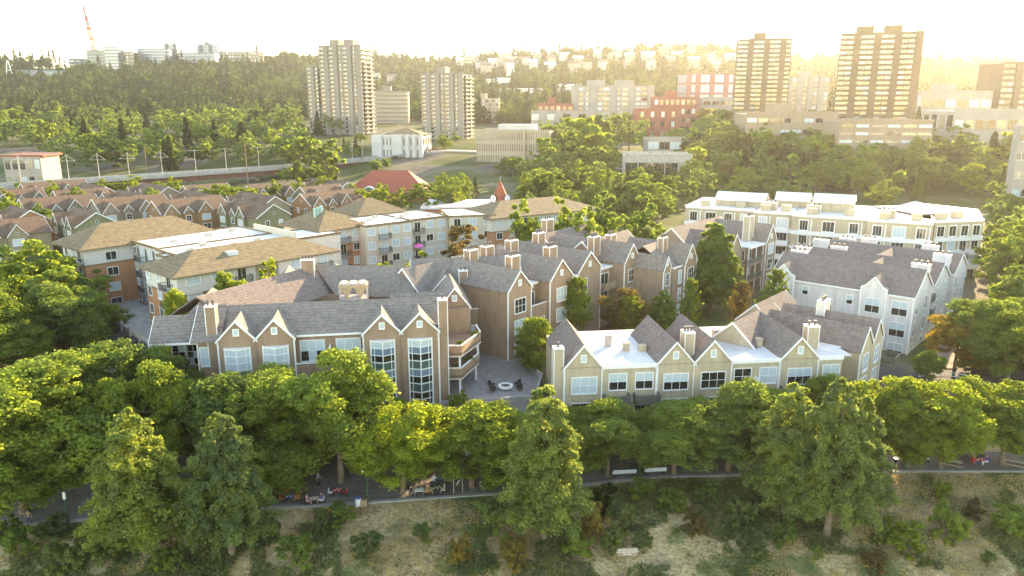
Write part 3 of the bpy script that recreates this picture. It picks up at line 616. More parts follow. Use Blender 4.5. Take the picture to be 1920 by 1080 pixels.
for x in (6.4, 10.1, 22.3, 26.0): B.balcony('f', 0, x, 5.9, 3.1, 1.3, 'concrete', 'railg', True)
B.box('balcony_divider', 'trim', 23.9, 24.1, -1.3, 0, 5.9, 8.3); B.box('pier', 'beige', 8.0, 8.5, -.6, -.01, 0, 6.2)
for x in (0, 4.6, 11.4, 20.9, 27.2, 32.2): B.corner(x, -.02, 0, ze - .2)
for x in (11.55, 16.1, 27.0): B.part('downpipe', MB().bar((x, -.1, .2), (x, -.1, 10.2), .12, n=6), 'trim')
B.chimney(-.65, .9, 0, 12.6, 1.15, 1.2, 1, 'beige'); B.chimney(15.9, 2.2, 10, 13.6, 1.2, 1.6, 3, 'beige'); B.chimney(32.8, 3.4, 10, 13.4, 1.5, 1.2, 2, 'beige')
for x, y, w_, h_ in ((7.2, 7.6, .8, 1.4), (9.0, 5.4, .7, 1.0), (11.0, 5.0, .9, .7), (22.2, 8.6, .8, 1.3), (26.0, 7.0, .9, 1.3), (26.6, 5.0, .7, 1.0)): B.roofbox(x, y, ze + .12, w_, .8, h_, 'metal' if h_ > 1.1 else 'beige')
B.win('f', -.02, 9.1, 1.0, 1.6, 2.2, 2, 1, 'g_warm', name='warm_pane_doorway')  # doorway light painted as a warm pane, no lamp behind it
for x in (2.3, 13.5, 18.5, 29.7): B.win('f', 0, x, .4, 2.6, 2.2, 3, 1, 'g_dark', name='shop_window')
B.box('string_course', 'concrete', -.02, 35.42, -.08, 0, 2.85, 3.05)
B = Bld('gabled_apartment_house', 'beige house wing with two gables turned to the right beside the white house', (44.6, 90.8, 0), 49, 'house')
B.box('wall', 'beige', 0, 9.6, 0, 13, 0, 10.3); B.box('wall', 'beige', -3.2, 0, 2.5, 9, 0, 10.3); B.box('roof', 'membrane_w', -3.3, 0, 2.4, 9, 10.3, 10.5)
for a, c in ((0, 5.0), (5.0, 9.6)):
    B.gable(a, c, 0, 13, 10.3, 12.9, 'y', 'shingle_b', 'beige', .22, True, 'lo')
    for z in (7.1, 3.9): B.win('f', 0, (a + c) / 2, z, 2.1, 2.2, 2, 2, blindmix(.7), lights=True)
B.gable(-8, 5, 10.5, 17, 10.3, 13.2, 'x', 'shingle_b', 'beige', .25, True); B.box('wall', 'beige', -7.8, 9.6, 12.8, 17, 0, 10.3)
B.gable(5, 16, 13.5, 19, 10.0, 12.6, 'x', 'shingle_b', 'beige', .25, True); B.box('wall', 'beige', 9.6, 15.8, 13.6, 18.8, 0, 10.0)
B.chimney(7.6, 7.6, 11, 14.2, 2.0, 1.1, 2, 'pale')
B.balcony('f', 0, 11.4, 6.2, 3, 1.8, 'beige', 'railg', True); B.box('wall', 'beige', 9.6, 13.5, 1.5, 13, 0, 9.6); B.box('roof', 'membrane_w', 9.6, 13.5, 1.4, 13, 9.6, 9.8)
for x in (0, 9.6): B.corner(x, -.02, 0, 10.2)

# ================================================================ white sided house on the right
B = Bld('gabled_house', 'white sided long house with dark roof and two shaped dormers facing the courtyard', (44.9, 126.0, 0), -41.5, 'house')
L_, D_ = 22.6, 10.5
B.box('wall', 'white_s', 0, L_, 0, D_, 0, 12.2)
B.gable(0, L_, 0, D_, 12.2, 15.6, 'x', 'shingle_b', 'white_s', .3, 'eave', 'both')
for x in (2.3, 16.9):
    B.box('dormer_wall', 'white_s', x - 1.9, x + 1.9, -.7, -.001, 4 if x > 5 else 3, 12.9)
    mb = MB(); pts = [(-1.9, 12.9), (1.9, 12.9), (1.3, 13.2), (0, 14.7), (-1.3, 13.2)]
    mb.poly([(x + p, -.7, z) for p, z in pts]); mb.poly([(x + p, .4, z) for p, z in reversed(pts)]); B.part('dormer_gable', mb, 'white_s')
    A = [(x - 1.4, -.72, 13.15), (x, -.72, 14.75), (x, 4.0, 14.75), (x - 1.4, 1.8, 13.15)]; mb = MB().hexa(A, [(p[0], p[1], p[2] + .15) for p in A])
    A = [(x, -.72, 14.75), (x + 1.4, -.72, 13.15), (x + 1.4, 1.8, 13.15), (x, 4.0, 14.75)]; mb.hexa(A, [(p[0], p[1], p[2] + .15) for p in A]); B.part('dormer_roof', mb, 'shingle_b')
    mb = MB()
    for p, q in ((pts[0], pts[4]), (pts[4], pts[3]), (pts[3], pts[2]), (pts[2], pts[1])): mb.bar((x + p[0], -.74, p[1]), (x + q[0], -.74, q[1]), .2)
    mb.box(x - 2.0, x - 1.8, -.8, -.6, 4, 12.95).box(x + 1.8, x + 2.0, -.8, -.6, 4, 12.95); B.part('dormer_trim', mb, 'trim')
    B.win('f', -.7, x, 9.0, 2.1, 2.2, 2, 2, topblind, lights=True); B.win('f', -.7, x, 13.1, .4, .6, fw=.1, pm='g_blind', name='attic_window')
for x, z, w_, h_ in ((6.0, 10.0, .9, 1.3), (13.2, 9.6, .9, 1.3), (10.0, 8.0, 1.0, 1.9)): B.win('f', 0, x, z, w_, h_, 1, 2, topblind, lights=True)
for z in (9.0, 5.6, 2.2): B.win('f', 0, 20.7, z, 2.2, 2.2, 2, 2, topblind, lights=True); B.win('r', L_, 2.0, z, 1.4, 2.1, 2, 2, topblind, lights=True); B.win('r', L_, 7.5, z, 1.4, 2.1, 2, 2)
for x, y in ((0, 0), (18.9, -.02), (L_, 0), (L_, D_)): B.corner(x, y, 0, 12.2, .22)
B.box('wall', 'white_s', L_ - 9, L_ - 1.2, D_, D_ + 4.5, 0, 11.6); B.box('balcony_parapet', 'railg', L_ - 1.3, L_ - .1, D_, D_ + 4.5, 5.6, 7.2); B.box('balcony_parapet', 'railg', L_ - 1.3, L_ - .1, D_, D_ + 4.5, 8.8, 10.0)
B.chimney(1.2, 9.0, 12, 15.4, 2.6, 1.0, 3, 'white_s')
B = Bld('gabled_house', 'white sided house standing behind the long white house with brown roof', (71.3, 122.6, 0), -41.5, 'house')
B.box('wall', 'white_s', -26, 0, 0, 11, 0, 11.3); B.gable(-26, 0, 0, 11, 11.3, 14.2, 'x', 'shingle_b', 'white_s', .3, 'eave')
B.gable(-13, -6.5, -3.5, 6, 11.2, 14.0, 'y', 'shingle_b', 'white_s', .3)
for z in (8.4, 5.2): B.win('r', 0, 2.6, z, 1.3, 2.1, 2, 2); B.win('r', 0, 8.2, z, 1.3, 2.1, 2, 2)
for x, y in ((-2.8, 2.2), (-24, 4.5), (-19, 9.5)): B.chimney(x, y, 11.5, 14.2, 2.8, 1.0, 3, 'white_s')
B.corner(0, 0, 0, 11.2, .22)
B.box('wall', 'white_s', -4.5, -.8, 11, 14.5, 0, 11.6); B.box('roof', 'membrane', -4.5, -.8, 11, 14.5, 11.6, 11.8)
B = Bld('gabled_house', 'white sided rearmost house with ridge chimneys in front of the long flat-roofed block', (80.4, 132.6, 0), -41.5, 'house')
B.box('wall', 'white_s', -27, 0, 0, 11, 0, 11.0); B.gable(-27, 0, 0, 11, 11.0, 13.8, 'x', 'shingle_b', 'white_s', .3, 'eave')
B.gable(-15, -9, -4, 6, 10.9, 13.6, 'y', 'shingle_b', 'white_s', .3)
for x, y in ((-2.6, 2.0), (-6.5, 10.5), (-25, 3), (-21.5, 8), (-18, 11.0)): B.chimney(x, y, 11, 14.0, 2.8, 1.0, 3, 'white_s')
for z in (8.0, 5.0, 2.2): B.win('r', 0, 2.6, z, 1.3, 2.1, 2, 2); B.win('r', 0, 8.2, z, 1.3, 2.1, 2, 2)

# ================================================================ taupe house by the courtyard
B = Bld('gabled_house', 'taupe sided house with three-level white-posted porch and two gables', (47.2, 146.0, 0), 49, 'house')
B.box('wall', 'taupe', 0, 7.2, 2.2, 14, 0, 13.3); B.box('roof', 'membrane', -.2, 7.2, -.2, 8, 13.3, 13.5); B.box('fascia', 'trim', -.25, 7.2, -.3, -.2, 13.1, 13.55)
for z in (9.9, 6.6, 3.4):
    B.box('porch_floor', 'taupe', 0, 7.0, 0, 2.19, z - .5, z); B.box('porch_railing', 'railg', 0, 7.0, .0, .1, z, z + 1.0)
    B.win('f', 2.2, 1.8, z + .2, 1.8, 2.2, 2, 1); B.win('f', 2.2, 5.4, z + .2, 1.4, 2.2, 2, 1)
for x in (0, 3.6, 7.0): B.box('porch_post', 'trim', x, x + .2, .0, .2, 0, 13.3)
unit(B, 7.2, 12.2, -.4, 14, 13.6, 16.8, 'taupe', ww=2.4)
B.box('wall', 'taupe', -5.5, 0, 1.5, 14, 0, 13.3); B.gable(-5.5, -.8, 1.5, 14, 13.3, 16.2, 'y', 'shingle_b', 'taupe', .25, True, 'lo')
B.gable(-9, 12, 8, 17, 13.2, 17.0, 'x', 'shingle_b', 'taupe', .3); B.box('wall', 'taupe', -8.8, 11.8, 14, 16.8, 0, 13.2)
B.chimney(6.6, 3.4, 13, 18.6, 2.0, 1.4, 3, 'beige')

# ================================================================ long flat-roofed block on the right
def mf(o): return Matrix.Translation(o.location) @ Matrix.Rotation(o.rotation_euler.z, 4, 'Z')
B = Bld('apartment_block', 'long cream four-storey block with white bands and flat white roof above the courtyard', (44.0, 188.6, 0), -27, 'apartment block')
seg = [(0, 17, 0), (17, 26, -2.0), (26, 42, -3.4), (42, 55, -4.4)]
for k, (a, c, y) in enumerate(seg):
    B.box('wall', 'beige', a, c, y, 20, 2, 15.8); B.flat(a - .1, c + .1 if k < 3 else c, y - .15, 20, 15.8, 'membrane', .4)
    for z in (12.0, 8.7, 5.4): B.box('white_band', 'trim', a - .12, c + .1, y - .35, y - .005, z - .55, z + .35 if z > 11 else z)
    n = max(2, int((c - a) / 4.2))
    for i in range(n):
        x = a + (c - a) * (i + .5) / n
        for z in (12.6, 9.1, 5.8, 3.0): B.win('f', y, x, z, 2.4 if i % 2 else 1.7, 2.2, 3, 1, random.choice(['g_dark', 'g_dark', 'g_blind']), fw=.2)
        if i % 2:
            for z in (8.7, 5.4): B.balcony('f', y - .36, x, z, 3.4, .9, 'trim', 'trim', True)
        else:
            for z in (12.6, 9.1, 5.8): B.box('pilaster', 'trim', x + 1.5, x + 1.75, y - .12, y - .006, z - .3, z + 2.6)
    for i in range(2): B.roofbox(a + (c - a) * (.25 + .5 * i), y + 3 + 2 * i, 15.85, 2.2, 1.5, 1.5, 'beige', 'roof_box')
for a, y, w_, d_, h_ in ((12, 10, 12, 7, 1.6), (34, 9, 9, 6, 2.4), (24, 14, 8, 5, 1.8)): 
    B.box('penthouse', 'beige', a - w_ / 2, a + w_ / 2, y - d_ / 2, y + d_ / 2, 15.85, 15.85 + h_); B.gable(a - w_ / 2, a + w_ / 2, y - d_ / 2, y + d_ / 2, 15.85 + h_, 17.4 + h_, 'x', 'membrane', 'beige', .4, False)
for x, y in ((20, 4), (30, 3), (46, 2)): B.chimney(x, y, 15.5, 17.6, 3.0, 1.2, 3, 'beige')
B = Bld('apartment_block', 'cream four-storey end block with flat white roof glaring in the sun', (93.3, 163.2, 0), 12, 'apartment block')
B.box('wall', 'beige', 0, 12.5, 0, 24, 2, 15.8); B.flat(-.1, 12.6, -.15, 24, 15.8, 'membrane', .4)
B.part('wall', MB().prism([(12.5, .05), (24.5, 14), (18, 30), (10, 24)], 2, 15.8), 'beige'); B.part('roof', MB().prism([(12.6, .3), (24.2, 14), (18, 29.6), (10, 24.02)], 15.81, 16.1), 'membrane')
for z in (12.0, 8.7, 5.4): B.box('white_band', 'trim', -.12, 12.55, -.4, -.005, z - .55, z + .3)
for i in range(4):
    for z in (12.6, 9.1, 5.8, 3.0): B.win('f', 0, 1.6 + i * 3.1, z, 1.7, 2.2, 2, 1, None, .2)
for i in range(2):
    for z in (8.7, 5.4): B.balcony('f', -.4, 4.7 + i * 5.5, z, 3.2, .9, 'trim', 'trim', True)
B.hip(2, 10, 8, 18, 16.4, 18.6, 'membrane', .3)
for x, y in ((4, 3), (9, 4)): B.roofbox(x, y, 15.9, 2.4, 1.4, 1.4, 'beige', 'roof_box')
d3 = math.atan2(13.95, 12)
e_ = math.degrees(d3)
for i in range(5):
    for z in (12.6, 9.1, 5.8):
        f = link('window', win_mesh(1.7, 2.2, 2, 1, .2), B.o, (12.5 + 12 * (i + .5) / 5 + .03, .05 + 13.95 * (i + .5) / 5 - .03, z), d3); link('pane', pane_mesh('g_dark'), f, (0, 0, 0), 0, (1.7, 1, 2.2))

# ================================================================ orange brick and cream apartment complex
def apt_face(B, side, off, u0, u1, z0, floors, fh=3.0, pitch=3.8, w_=1.6, bal=3, start=0):
    n = max(1, int(abs(u1 - u0) / pitch))
    for i in range(n):
        u = u0 + (u1 - u0) * (i + .5) / n
        for k in range(floors):
            z = z0 + k * fh + .8
            if (i + start) % bal == bal - 1:
                B.win(side, off, u, z - .7, 1.5, 2.2, 2, 1, random.choice(['g_dark', 'g_blind']), .1, name='glazed_door'); B.balcony(side, off, u, z - .85, 2.8, 1.2)
            else: B.win(side, off, u, z, w_, 1.5, 2, 1, random.choice(['g_dark', 'g_blind', 'g_blind']), .12)
def brickblock(B, x0, x1, y0, y1, z0, ze, split, floors_cols, roof=True, zr=18.2, lower='orange', upper='pale'):
    B.box('wall', lower, x0, x1, y0, y1, z0, split); B.box('upper_wall', upper, x0 + .05, x1 - .05, y0 + .05, y1 - .05, split, ze)
    B.box('string_course', 'shingle_o', x0 - .08, x1 + .08, y0 - .08, y1 + .08, split - .12, split + .12)
    if roof: B.hip(x0, x1, y0, y1, ze + .25, zr)
B = Bld('brick_apartment_block', 'orange brick and cream block with olive hipped roof behind the brown riverfront house', (-52.6, 113.9, 0), 47.5, 'apartment block')
brickblock(B, 0, 13.5, 0, 12, 0, 14.6, 11.6, 0, False)
brickblock(B, 17.5, 29.5, -.5, 12, 0, 14.6, 11.6, 0, False); B.hip(0, 29.5, 0, 12, 14.85, 17.6)
B.box('wall', 'pale', 13.5, 17.5, 2.5, 12, 0, 14.58)
apt_face(B, 'f', 0, .6, 13, 3.2, 4, 3.05, 4.0, 2.2, 3, 0); apt_face(B, 'l', 0, 12.5, 1, 3.2, 4, 3.05, 3.2, 1.3, 3, 0); apt_face(B, 'f', -.5, 18, 29.4, 3.2, 4, 3.05, 3.8, 2.0, 3, 1)
apt_face(B, 'r', 29.5, 0, 12, 3.2, 4, 3.05, 4, 1.5, 3)
B.part('skylight', MB().box(10.2, 12.0, 2.6, 4.0, 16.2, 16.9), 'g_blind')
B = Bld('brick_apartment_block', 'orange brick corner block with olive hipped roof at the far left of the complex', (-79.3, 135.6, 0), 50, 'apartment block')
brickblock(B, 0, 9, 0, 10, 0, 14.8, 11.8, 0, False); brickblock(B, 6, 26, 1.5, 12, 0, 14.8, 11.8, 0, False)
B.hip(0, 26, 0, 12, 15.0, 18.6)
for z in (3.4, 6.4, 9.4, 12.4): B.win('f', 0, 4.8, z, 1.9, 1.5, 2, 1, random.choice(['g_dark', 'g_blind']), .12)
apt_face(B, 'l', 0, 9.5, .5, 3.2, 4, 3.0, 3.0, 1.2, 3)
B = Bld('flat_roofed_block', 'cream block with wide flat white roof and roof vents between two hipped blocks', (-52.6, 113.9, 0), 47.5, 'apartment block')
B.box('wall', 'pale', 6.8, 40, 13.5, 23, 0, 15.2); B.box('wall', 'pale', 7.2, 30, 23, 36, 0, 15.2)
B.flat(6.5, 40.2, 13.3, 23, 15.2, 'membrane', .3, 'shingle_o'); B.flat(6.9, 30, 23.02, 36.2, 15.2, 'membrane', .3, 'shingle_o')
B.flat(4.8, 7.0, 15.5, 19, 15.0, 'membrane', .3, 'shingle_o'); B.box('wall', 'pale', 5, 6.79, 15.6, 18.9, 0, 14.8)
apt_face(B, 'l', 6.8, 35, 14, 3.2, 4, 3.0, 3.2, 1.3, 2)
for x, y in ((10, 17), (14, 20), (18, 16), (12, 28), (20, 30), (24, 18), (31, 17), (26, 32)): B.roofbox(x, y, 15.25, 1.2, .9, .55, 'metal')
B.box('roof_screen', 'cream', 29.8, 30.2, 14, 30, 15.3, 16.6)
B = Bld('brick_apartment_block', 'orange brick and cream block with olive hipped roof and green roof vents', (-40.0, 153.6, 0), 47.5, 'apartment block')
brickblock(B, 0, 11, 0, 14, 0, 15.2, 12.0, 0, True, 18.8)
apt_face(B, 'f', 0, .4, 10.8, 3.4, 4, 3.05, 3.4, 1.5, 2, 0); apt_face(B, 'l', 0, 13, 1, 3.4, 4, 3.05, 3.2, 1.4, 3)
for k in range(3): B.part('roof_vent', MB().bar((3 + k * .8, 6, 16.5), (3 + k * .8, 6, 19.0 + .2 * k), .55, n=8).bar((3 + k * .8, 6, 19.0 + .2 * k), (3 + k * .8, 6, 19.3 + .2 * k), .8, n=8), 'teal')
B = Bld('flat_roofed_block', 'long cream four-storey block with dark balconies and narrow flat white roof', (-31.5, 158.6, 0), 41, 'apartment block')
B.box('wall', 'cream', 0, 12, 0, 13, 0, 15.6); B.box('wall', 'cream', 12, 22.5, .9, 13.5, 0, 15.6)
B.flat(-.2, 12, -.3, 13, 15.6, 'membrane', .3, 'shingle_o'); B.flat(12.02, 22.7, .6, 13.5, 15.6, 'membrane', .3, 'shingle_o')
apt_face(B, 'f', 0, 0, 12, 3.4, 4, 3.1, 2.9, 1.7, 3, 1); apt_face(B, 'f', .9, 12.3, 22.3, 3.4, 4, 3.1, 3.3, 1.8, 3, 2)
for k in range(7): B.roofbox(2 + k * 2.9, 4 + (k % 3) * 2.5, 15.65, 1.1, .8, .5, 'metal')
B.hip(6, 18, 13.2, 24, 16.0, 19.2); B.box('wall', 'cream', 6, 18, 13.6, 24, 0, 15.8)
B = Bld('flat_roofed_block', 'cream block bending right with flat white roof beside the clock tower', (-14.6, 173.0, 0), 14, 'apartment block')
B.box('wall', 'cream', 0, 11, 0, 13, 0, 15.6); B.flat(-.4, 11.2, -.3, 13, 15.6, 'membrane', .3, 'shingle_o'); apt_face(B, 'f', 0, 0, 11, 3.4, 4, 3.1, 2.8, 1.8, 3, 2)
B = Bld('brick_apartment_block', 'brick and cream end block with wide hipped roof behind the bright round trees', (-5.0, 173.6, 0), 33, 'apartment block')
brickblock(B, 0, 32, 0, 15, 0, 14.9, 11.8, 0, True, 18.0); apt_face(B, 'f', 0, .5, 31.5, 3.2, 4, 3.0, 3.6, 1.5, 3)
# podium of the complex with dark canopies along the street
B = Bld('podium_wall', 'concrete podium wall with piers below the brick complex at the left', (-57.2, 113.2, 0), 135.5, 'wall')
B.box('wall', 'concrete', 0, 34, -22, 0, -.2, 3.9); B.box('wall_cap', 'concrete', -.2, 34.2, -.05, .25, 3.9, 4.6)
for k in range(9): B.box('pier', 'concrete', k * 4.1, k * 4.1 + .6, .05, .5, 0, 5.2)
for k in range(8):
    c = MB().hexa([(0, 0, 0), (3.2, 0, 0), (3.2, 2.6, -.9), (0, 2.6, -.9)], [(0, 0, .12), (3.2, 0, .12), (3.2, 2.6, -.78), (0, 2.6, -.78)]).box(0, 3.2, 2.56, 2.62, -1.25, -.8)
    for x in (.05, 3.05): c.bar((x, 2.5, -.9), (x, .0, -.75), .07)
    o = c.build('canopy', M['shade']); m_ = mf(B.o) @ Matrix.Translation((.7 + k * 4.1, .52, 3.6)); o.location = m_.translation; o.rotation_euler.z = R(135.5)
    tag(o, f'dark sloping shop canopy on the podium wall, {ORD[k]} from the right', 'canopy', 'shop canopies along the podium')
# ================================================================ terraced houses at the left
M['olive'] = mat('olive_siding', (.20, .20, .12), lines=.22, var=.08); M['ochre'] = mat('ochre_siding', (.34, .20, .105), lines=.22, var=.08); M['tan_s'] = mat('tan_siding', (.30, .25, .17), lines=.22, var=.08)
def terrace(loc, ang, n, label, wall, uw=5.4, dp=11.0):
    B = Bld('terraced_row', label, loc, ang, 'terraced houses', 'terraced houses below the viaduct'); L_ = n * uw
    B.box('wall', wall, 0, L_, 0, dp, -1, 6.8)
    B.gable(0, L_, 0, dp, 6.8, 10.2, 'x', 'shingle_r', wall, .45, True, trimw=.3)
    for k in range(n):
        x = (k + .5) * uw; big = (k % 2 == 0)
        if k % 4 == 3: continue
        hw = uw * (.42 if big else .26); pr = -.9 if big else -.4
        B.box('bay_wall', wall, x - hw, x + hw, pr, -.002, -1, 6.6)
        B.gable(x - hw, x + hw, pr, 5.0, 6.6, 6.6 + hw * 1.25, 'y', 'shingle_r', wall, .3, True, 'lo')
        for z in (.9, 3.9): B.win('f', pr, x, z, hw * 1.1, 1.6, 2, 2, 'g_blind' if (k + int(z)) % 2 else 'g_dark', .14)
        B.win('f', pr, x, 6.9, .5, .5, pm='g_dark', name='attic_vent', fw=.06)
    for side, off in (('l', 0), ('r', L_)):
        for z in (.9, 3.9): B.win(side, off, dp * .3, z, 1.2, 1.6, 2, 2, 'g_dark', .14); B.win(side, off, dp * .7, z, 1.2, 1.6, 2, 2, 'g_blind', .14)
        B.win(side, off, dp * .5, 7.4, .6, .6, pm='g_dark', name='attic_vent', fw=.06)
rows = []
def prj(X, Y, Z):
    d = Y * CP - (Z - CH) * SP; v = Y * SP + (Z - CH) * CP; return 960 + F * X / d, 540 - F * v / d
a_, b_ = Vector((.669, .743)), Vector((-.743, .669)); kk = 0
for j in range(9):
    for i in range(-2, 9):
        o = Vector((-118, 186)) + a_ * (i * 26 + (j % 2) * 11) + b_ * (j * 17.5)
        px, py = prj(o.x, o.y, 8)
        if not (-110 < px < 625): continue
        if py > 452 - .088 * px - 4 or py < 368 - .012 * px: continue
        rows.append((j, px, o))
cnt = {}
for j, px, o in sorted(rows, key=lambda q: (q[0], q[1])):
    cnt[j] = cnt.get(j, 0) + 1
    wl = ['olive', 'ochre', 'tan_s'][kk % 3]; kk += 1
    n = 4 if (j + cnt[j]) % 3 else 3
    ang = -42 if (cnt[j] + j) % 2 else 48
    lo = o if ang == 48 else o + b_ * 10
    terrace((lo.x, lo.y, hz(lo.x, lo.y)), ang, n, f'{dict(olive="olive green", ochre="ochre", tan_s="tan")[wl]} terraced row with red-brown gables, {ORD[cnt[j]-1]} from left in {ORD[j]} rank', wl)

# ================================================================ viaduct with catenary poles
vp = [at(-140, 360, 9), at(0, 350, 9), at(300, 330, 9), at(550, 313, 9), at(690, 299, 10), at(760, 289, 12)]
vd = empty('viaduct', (vp[2].x, vp[2].y, 0), 0, 'long concrete tram viaduct with rusty girder crossing behind the terraced houses', 'viaduct')
def rel(p): return Vector((p.x - vp[2].x, p.y - vp[2].y, p.z))
dk, gd, pa = MB(), MB(), MB()
for p, q in zip(vp[:-1], vp[1:]):
    p, q = rel(p), rel(q); d = (q - p); d.z = 0; n_ = Vector((d.y, -d.x, 0)).normalized()
    def lay(mb, o0, o1, z0, z1):
        A = [p + n_ * o1, q + n_ * o1, q + n_ * o0, p + n_ * o0]
        mb.hexa([(v.x, v.y, v.z + z0) for v in A], [(v.x, v.y, v.z + z1) for v in A])
    lay(dk, -6, 6, -.5, 0); lay(gd, -4.5, 4.5, -3.0, -.51); lay(pa, 5.6, 6.0, .005, 1.1); lay(pa, -6, -5.6, .005, 1.1)
dk.build('deck', M['concrete'], vd); gd.build('girder', M['steelred'], vd); pa.build('parapet', M['concrete'], vd)
for p, q in zip(vp[:4], vp[1:5]):
    for f in (.2, .7):
        c = rel(p.lerp(q, f)); MB().box(c.x - 1, c.x + 1, c.y - 1, c.y + 1, -1, c.z - 2.99).build('pier', M['concrete'], vd)
for k, (px, pyb, pyt, kind) in enumerate([(40, 342, 305, 1), (130, 337, 304, 1), (187, 334, 301, 1), (243, 331, 298, 1), (305, 327, 294, 1), (368, 323, 290, 0), (425, 319, 289, 0), (486, 315, 283, 0), (541, 311, 280, 0), (588, 306, 278, 0), (627, 304, 275, 0), (661, 299, 272, 0), (680, 296, 271, 0)]):
    p = aty(px, pyb, np.interp(px, [prj(*v)[0] for v in vp], [v.y for v in vp]) + 3)
    e = empty('catenary_pole', p, 0, f'white tram catenary pole on the viaduct, {ORD[k]} from the left', 'pole', 'catenary poles along the viaduct'); h_ = 11 if px < 500 else 9.5
    MB().bar((0, 0, -.5), (0, 0, h_), .32, n=8, w2=.2).build('mast', M['metal'], e)
    ar = MB().bar((-3.6, 0, h_ - (3 if kind else .6)), (3.6, 0, h_ - (3 if kind else .6)), .14)
    if kind: ar.bar((-3.6, 0, h_ - 3), (0, 0, h_ - .5), .1).bar((3.6, 0, h_ - 3), (0, 0, h_ - .5), .1)
    ar.build('cross_arm', M['metal'], e)
for k, (px, pyb, pyt) in enumerate([(465, 345, 272), (277, 330, 276), (104, 325, 292)]):
    p = at(px, pyb, 4); h_ = (pyb - pyt) / F * p.y * 1.02
    e = empty('utility_pole', p, 0, ('tall wooden utility pole in front of the viaduct', 'wooden utility pole behind the viaduct', 'short wooden utility pole beside the white building at the left edge')[k], 'pole')
    MB().bar((0, 0, -4), (0, 0, h_), .5, n=8, w2=.3).build('post', M['wood'], e); MB().bar((-1.4, 0, h_ - .8), (1.4, 0, h_ - .8), .16).build('cross_arm', M['wood'], e)

# ================================================================ towers and other city blocks
def tower(name, label, px0, px1, pyt, Y, ang, dp, fl, pat, wall='tower', side='w', zb=None, top=1, fh=None, glassm=None, slab='tower', cat='tower', spat=None, win_h=.55):
    p0, p1 = aty(px0, pyt, Y), aty(px1, pyt, Y); c, s_ = math.cos(R(ang)), math.sin(R(ang))
    wd_app = p1.x - p0.x
    W_ = (wd_app - dp * abs(s_) * .95) / c if ang else wd_app
    x0 = p0.x if ang >= 0 else p0.x + 0.0
    if ang > 0: x0 = p0.x + dp * s_ * .95           # left face shows
    zt_ = p0.z; zb = zb if zb is not None else hz((p0.x + p1.x) / 2, Y) - 2
    B = Bld(name, label, (x0, Y, zb), ang, cat); H_ = zt_ - zb; fh = H_ / fl
    B.box('wall', wall, 0, W_, 0, dp, -6, H_); B.box('parapet', wall, -.2, W_ + .2, -.2, .3, H_, H_ + 1.0); B.box('parapet', wall, -.2, W_ + .2, dp - .3, dp + .2, H_, H_ + 1.0)
    def do(face, off, Lw, pt):
        bw = Lw / len(pt)
        for i, ch in enumerate(pt):
            u = (i + .5) * bw
            if face == 'l': u = Lw - u
            if ch == 'p':
                loc, rz = B.face(face, off, u, -6); k = ('pier', round(bw, 2), round(H_, 1), wall)
                if k not in WC: WC[k] = MB().box(-bw / 2, bw / 2, -1.2, 0, 0, H_ + 7.2).mesh('pier', M[wall])
                link('pier', WC[k], B.o, loc, rz)
            if ch in 'wWvs':
                ww = bw * {'w': .62, 'W': .9, 'v': .3, 's': .8}[ch]; wh = fh * {'w': win_h, 'W': win_h, 'v': .6, 's': .35}[ch]
                for f_ in range(fl):
                    loc, rz = B.face(face, off, u, f_ * fh + fh * .28); g_ = glassm or random.choice(['g_dark', 'g_blue', 'g_green', 'g_warm', 'g_dark'] if wall == 'tower_t' else ['g_dark', 'g_blind', 'g_warm', 'g_dark'])
                    k = ('tw', round(ww, 2), round(wh, 2), g_)
                    if k not in WC: WC[k] = MB().box(-ww / 2, ww / 2, -.08, .02, 0, wh).box(-ww / 2 - .1, ww / 2 + .1, -.2, .02, -.16, -.02, 1).box(-.06, .06, -.12, .01, 0, wh, 1).mesh('window', [M[g_], M[slab]])
                    link('window', WC[k], B.o, loc, rz)
            if ch == 'B':
                k = ('tb', round(bw, 2), round(fh, 2), slab)
                if k not in WC: WC[k] = MB().box(-bw / 2 * .96, bw / 2 * .96, -1.7, 0, -.18, .12).box(-bw / 2 * .96, bw / 2 * .96, -1.75, -1.6, .12, .95).box(-bw * .4, bw * .4, -.06, .01, .13, fh * .8, 1).box(bw * .12, bw * .4, -.1, .0, .13, fh * .8, 2).mesh('balcony', [M[slab], M['g_dark'], M['g_blind']])
                for f_ in range(fl): loc, rz = B.face(face, off, u, f_ * fh); link('balcony', WC[k], B.o, loc, rz)
            if ch == 'b' and i == 0: pass
    do('f', 0, W_, pat)
    if ang > 0: do('l', 0, dp, spat or side * 4)
    else: do('r', W_, dp, spat or side * 4)
    for k in range(top):
        x = W_ * (.3 + .35 * k) if top > 1 else W_ * .42
        B.box('lift_house', wall, x - W_ * .11, x + W_ * .11, dp * .25, dp * .75, H_, H_ + 5.5)
    return B, W_, H_
B, W_, H_ = tower('residential_tower', 'tall grey concrete balcony tower with two rooftop boxes, left of the two pale towers', 597, 691, 88, 600, -14, 20, 22, 'BpBpvBpvp', 'tower', top=2, spat='BB')
B.box('antenna', 'metal', W_ * .32, W_ * .32 + .3, 9, 9.3, H_ + 5.5, H_ + 10)
tower('residential_tower', 'lower grey balcony tower joined to the left side of the tallest pale tower', 575, 606, 126, 606, -14, 18, 18, 'BpB', 'tower', top=0)
tower('residential_tower', 'grey concrete balcony tower with white rooftop box, right of the two pale towers', 789, 882, 140, 545, -14, 20, 17, 'BpBpvBpvp', 'tower', top=1, spat='BB')
tower('residential_tower', 'tan gridded apartment tower left of the largest right-hand tower', 1384, 1490, 76, 560, -14, 22, 22, 'WWpWWpWWpW', 'tower_t', top=1, slab='tower_t', spat='sps')
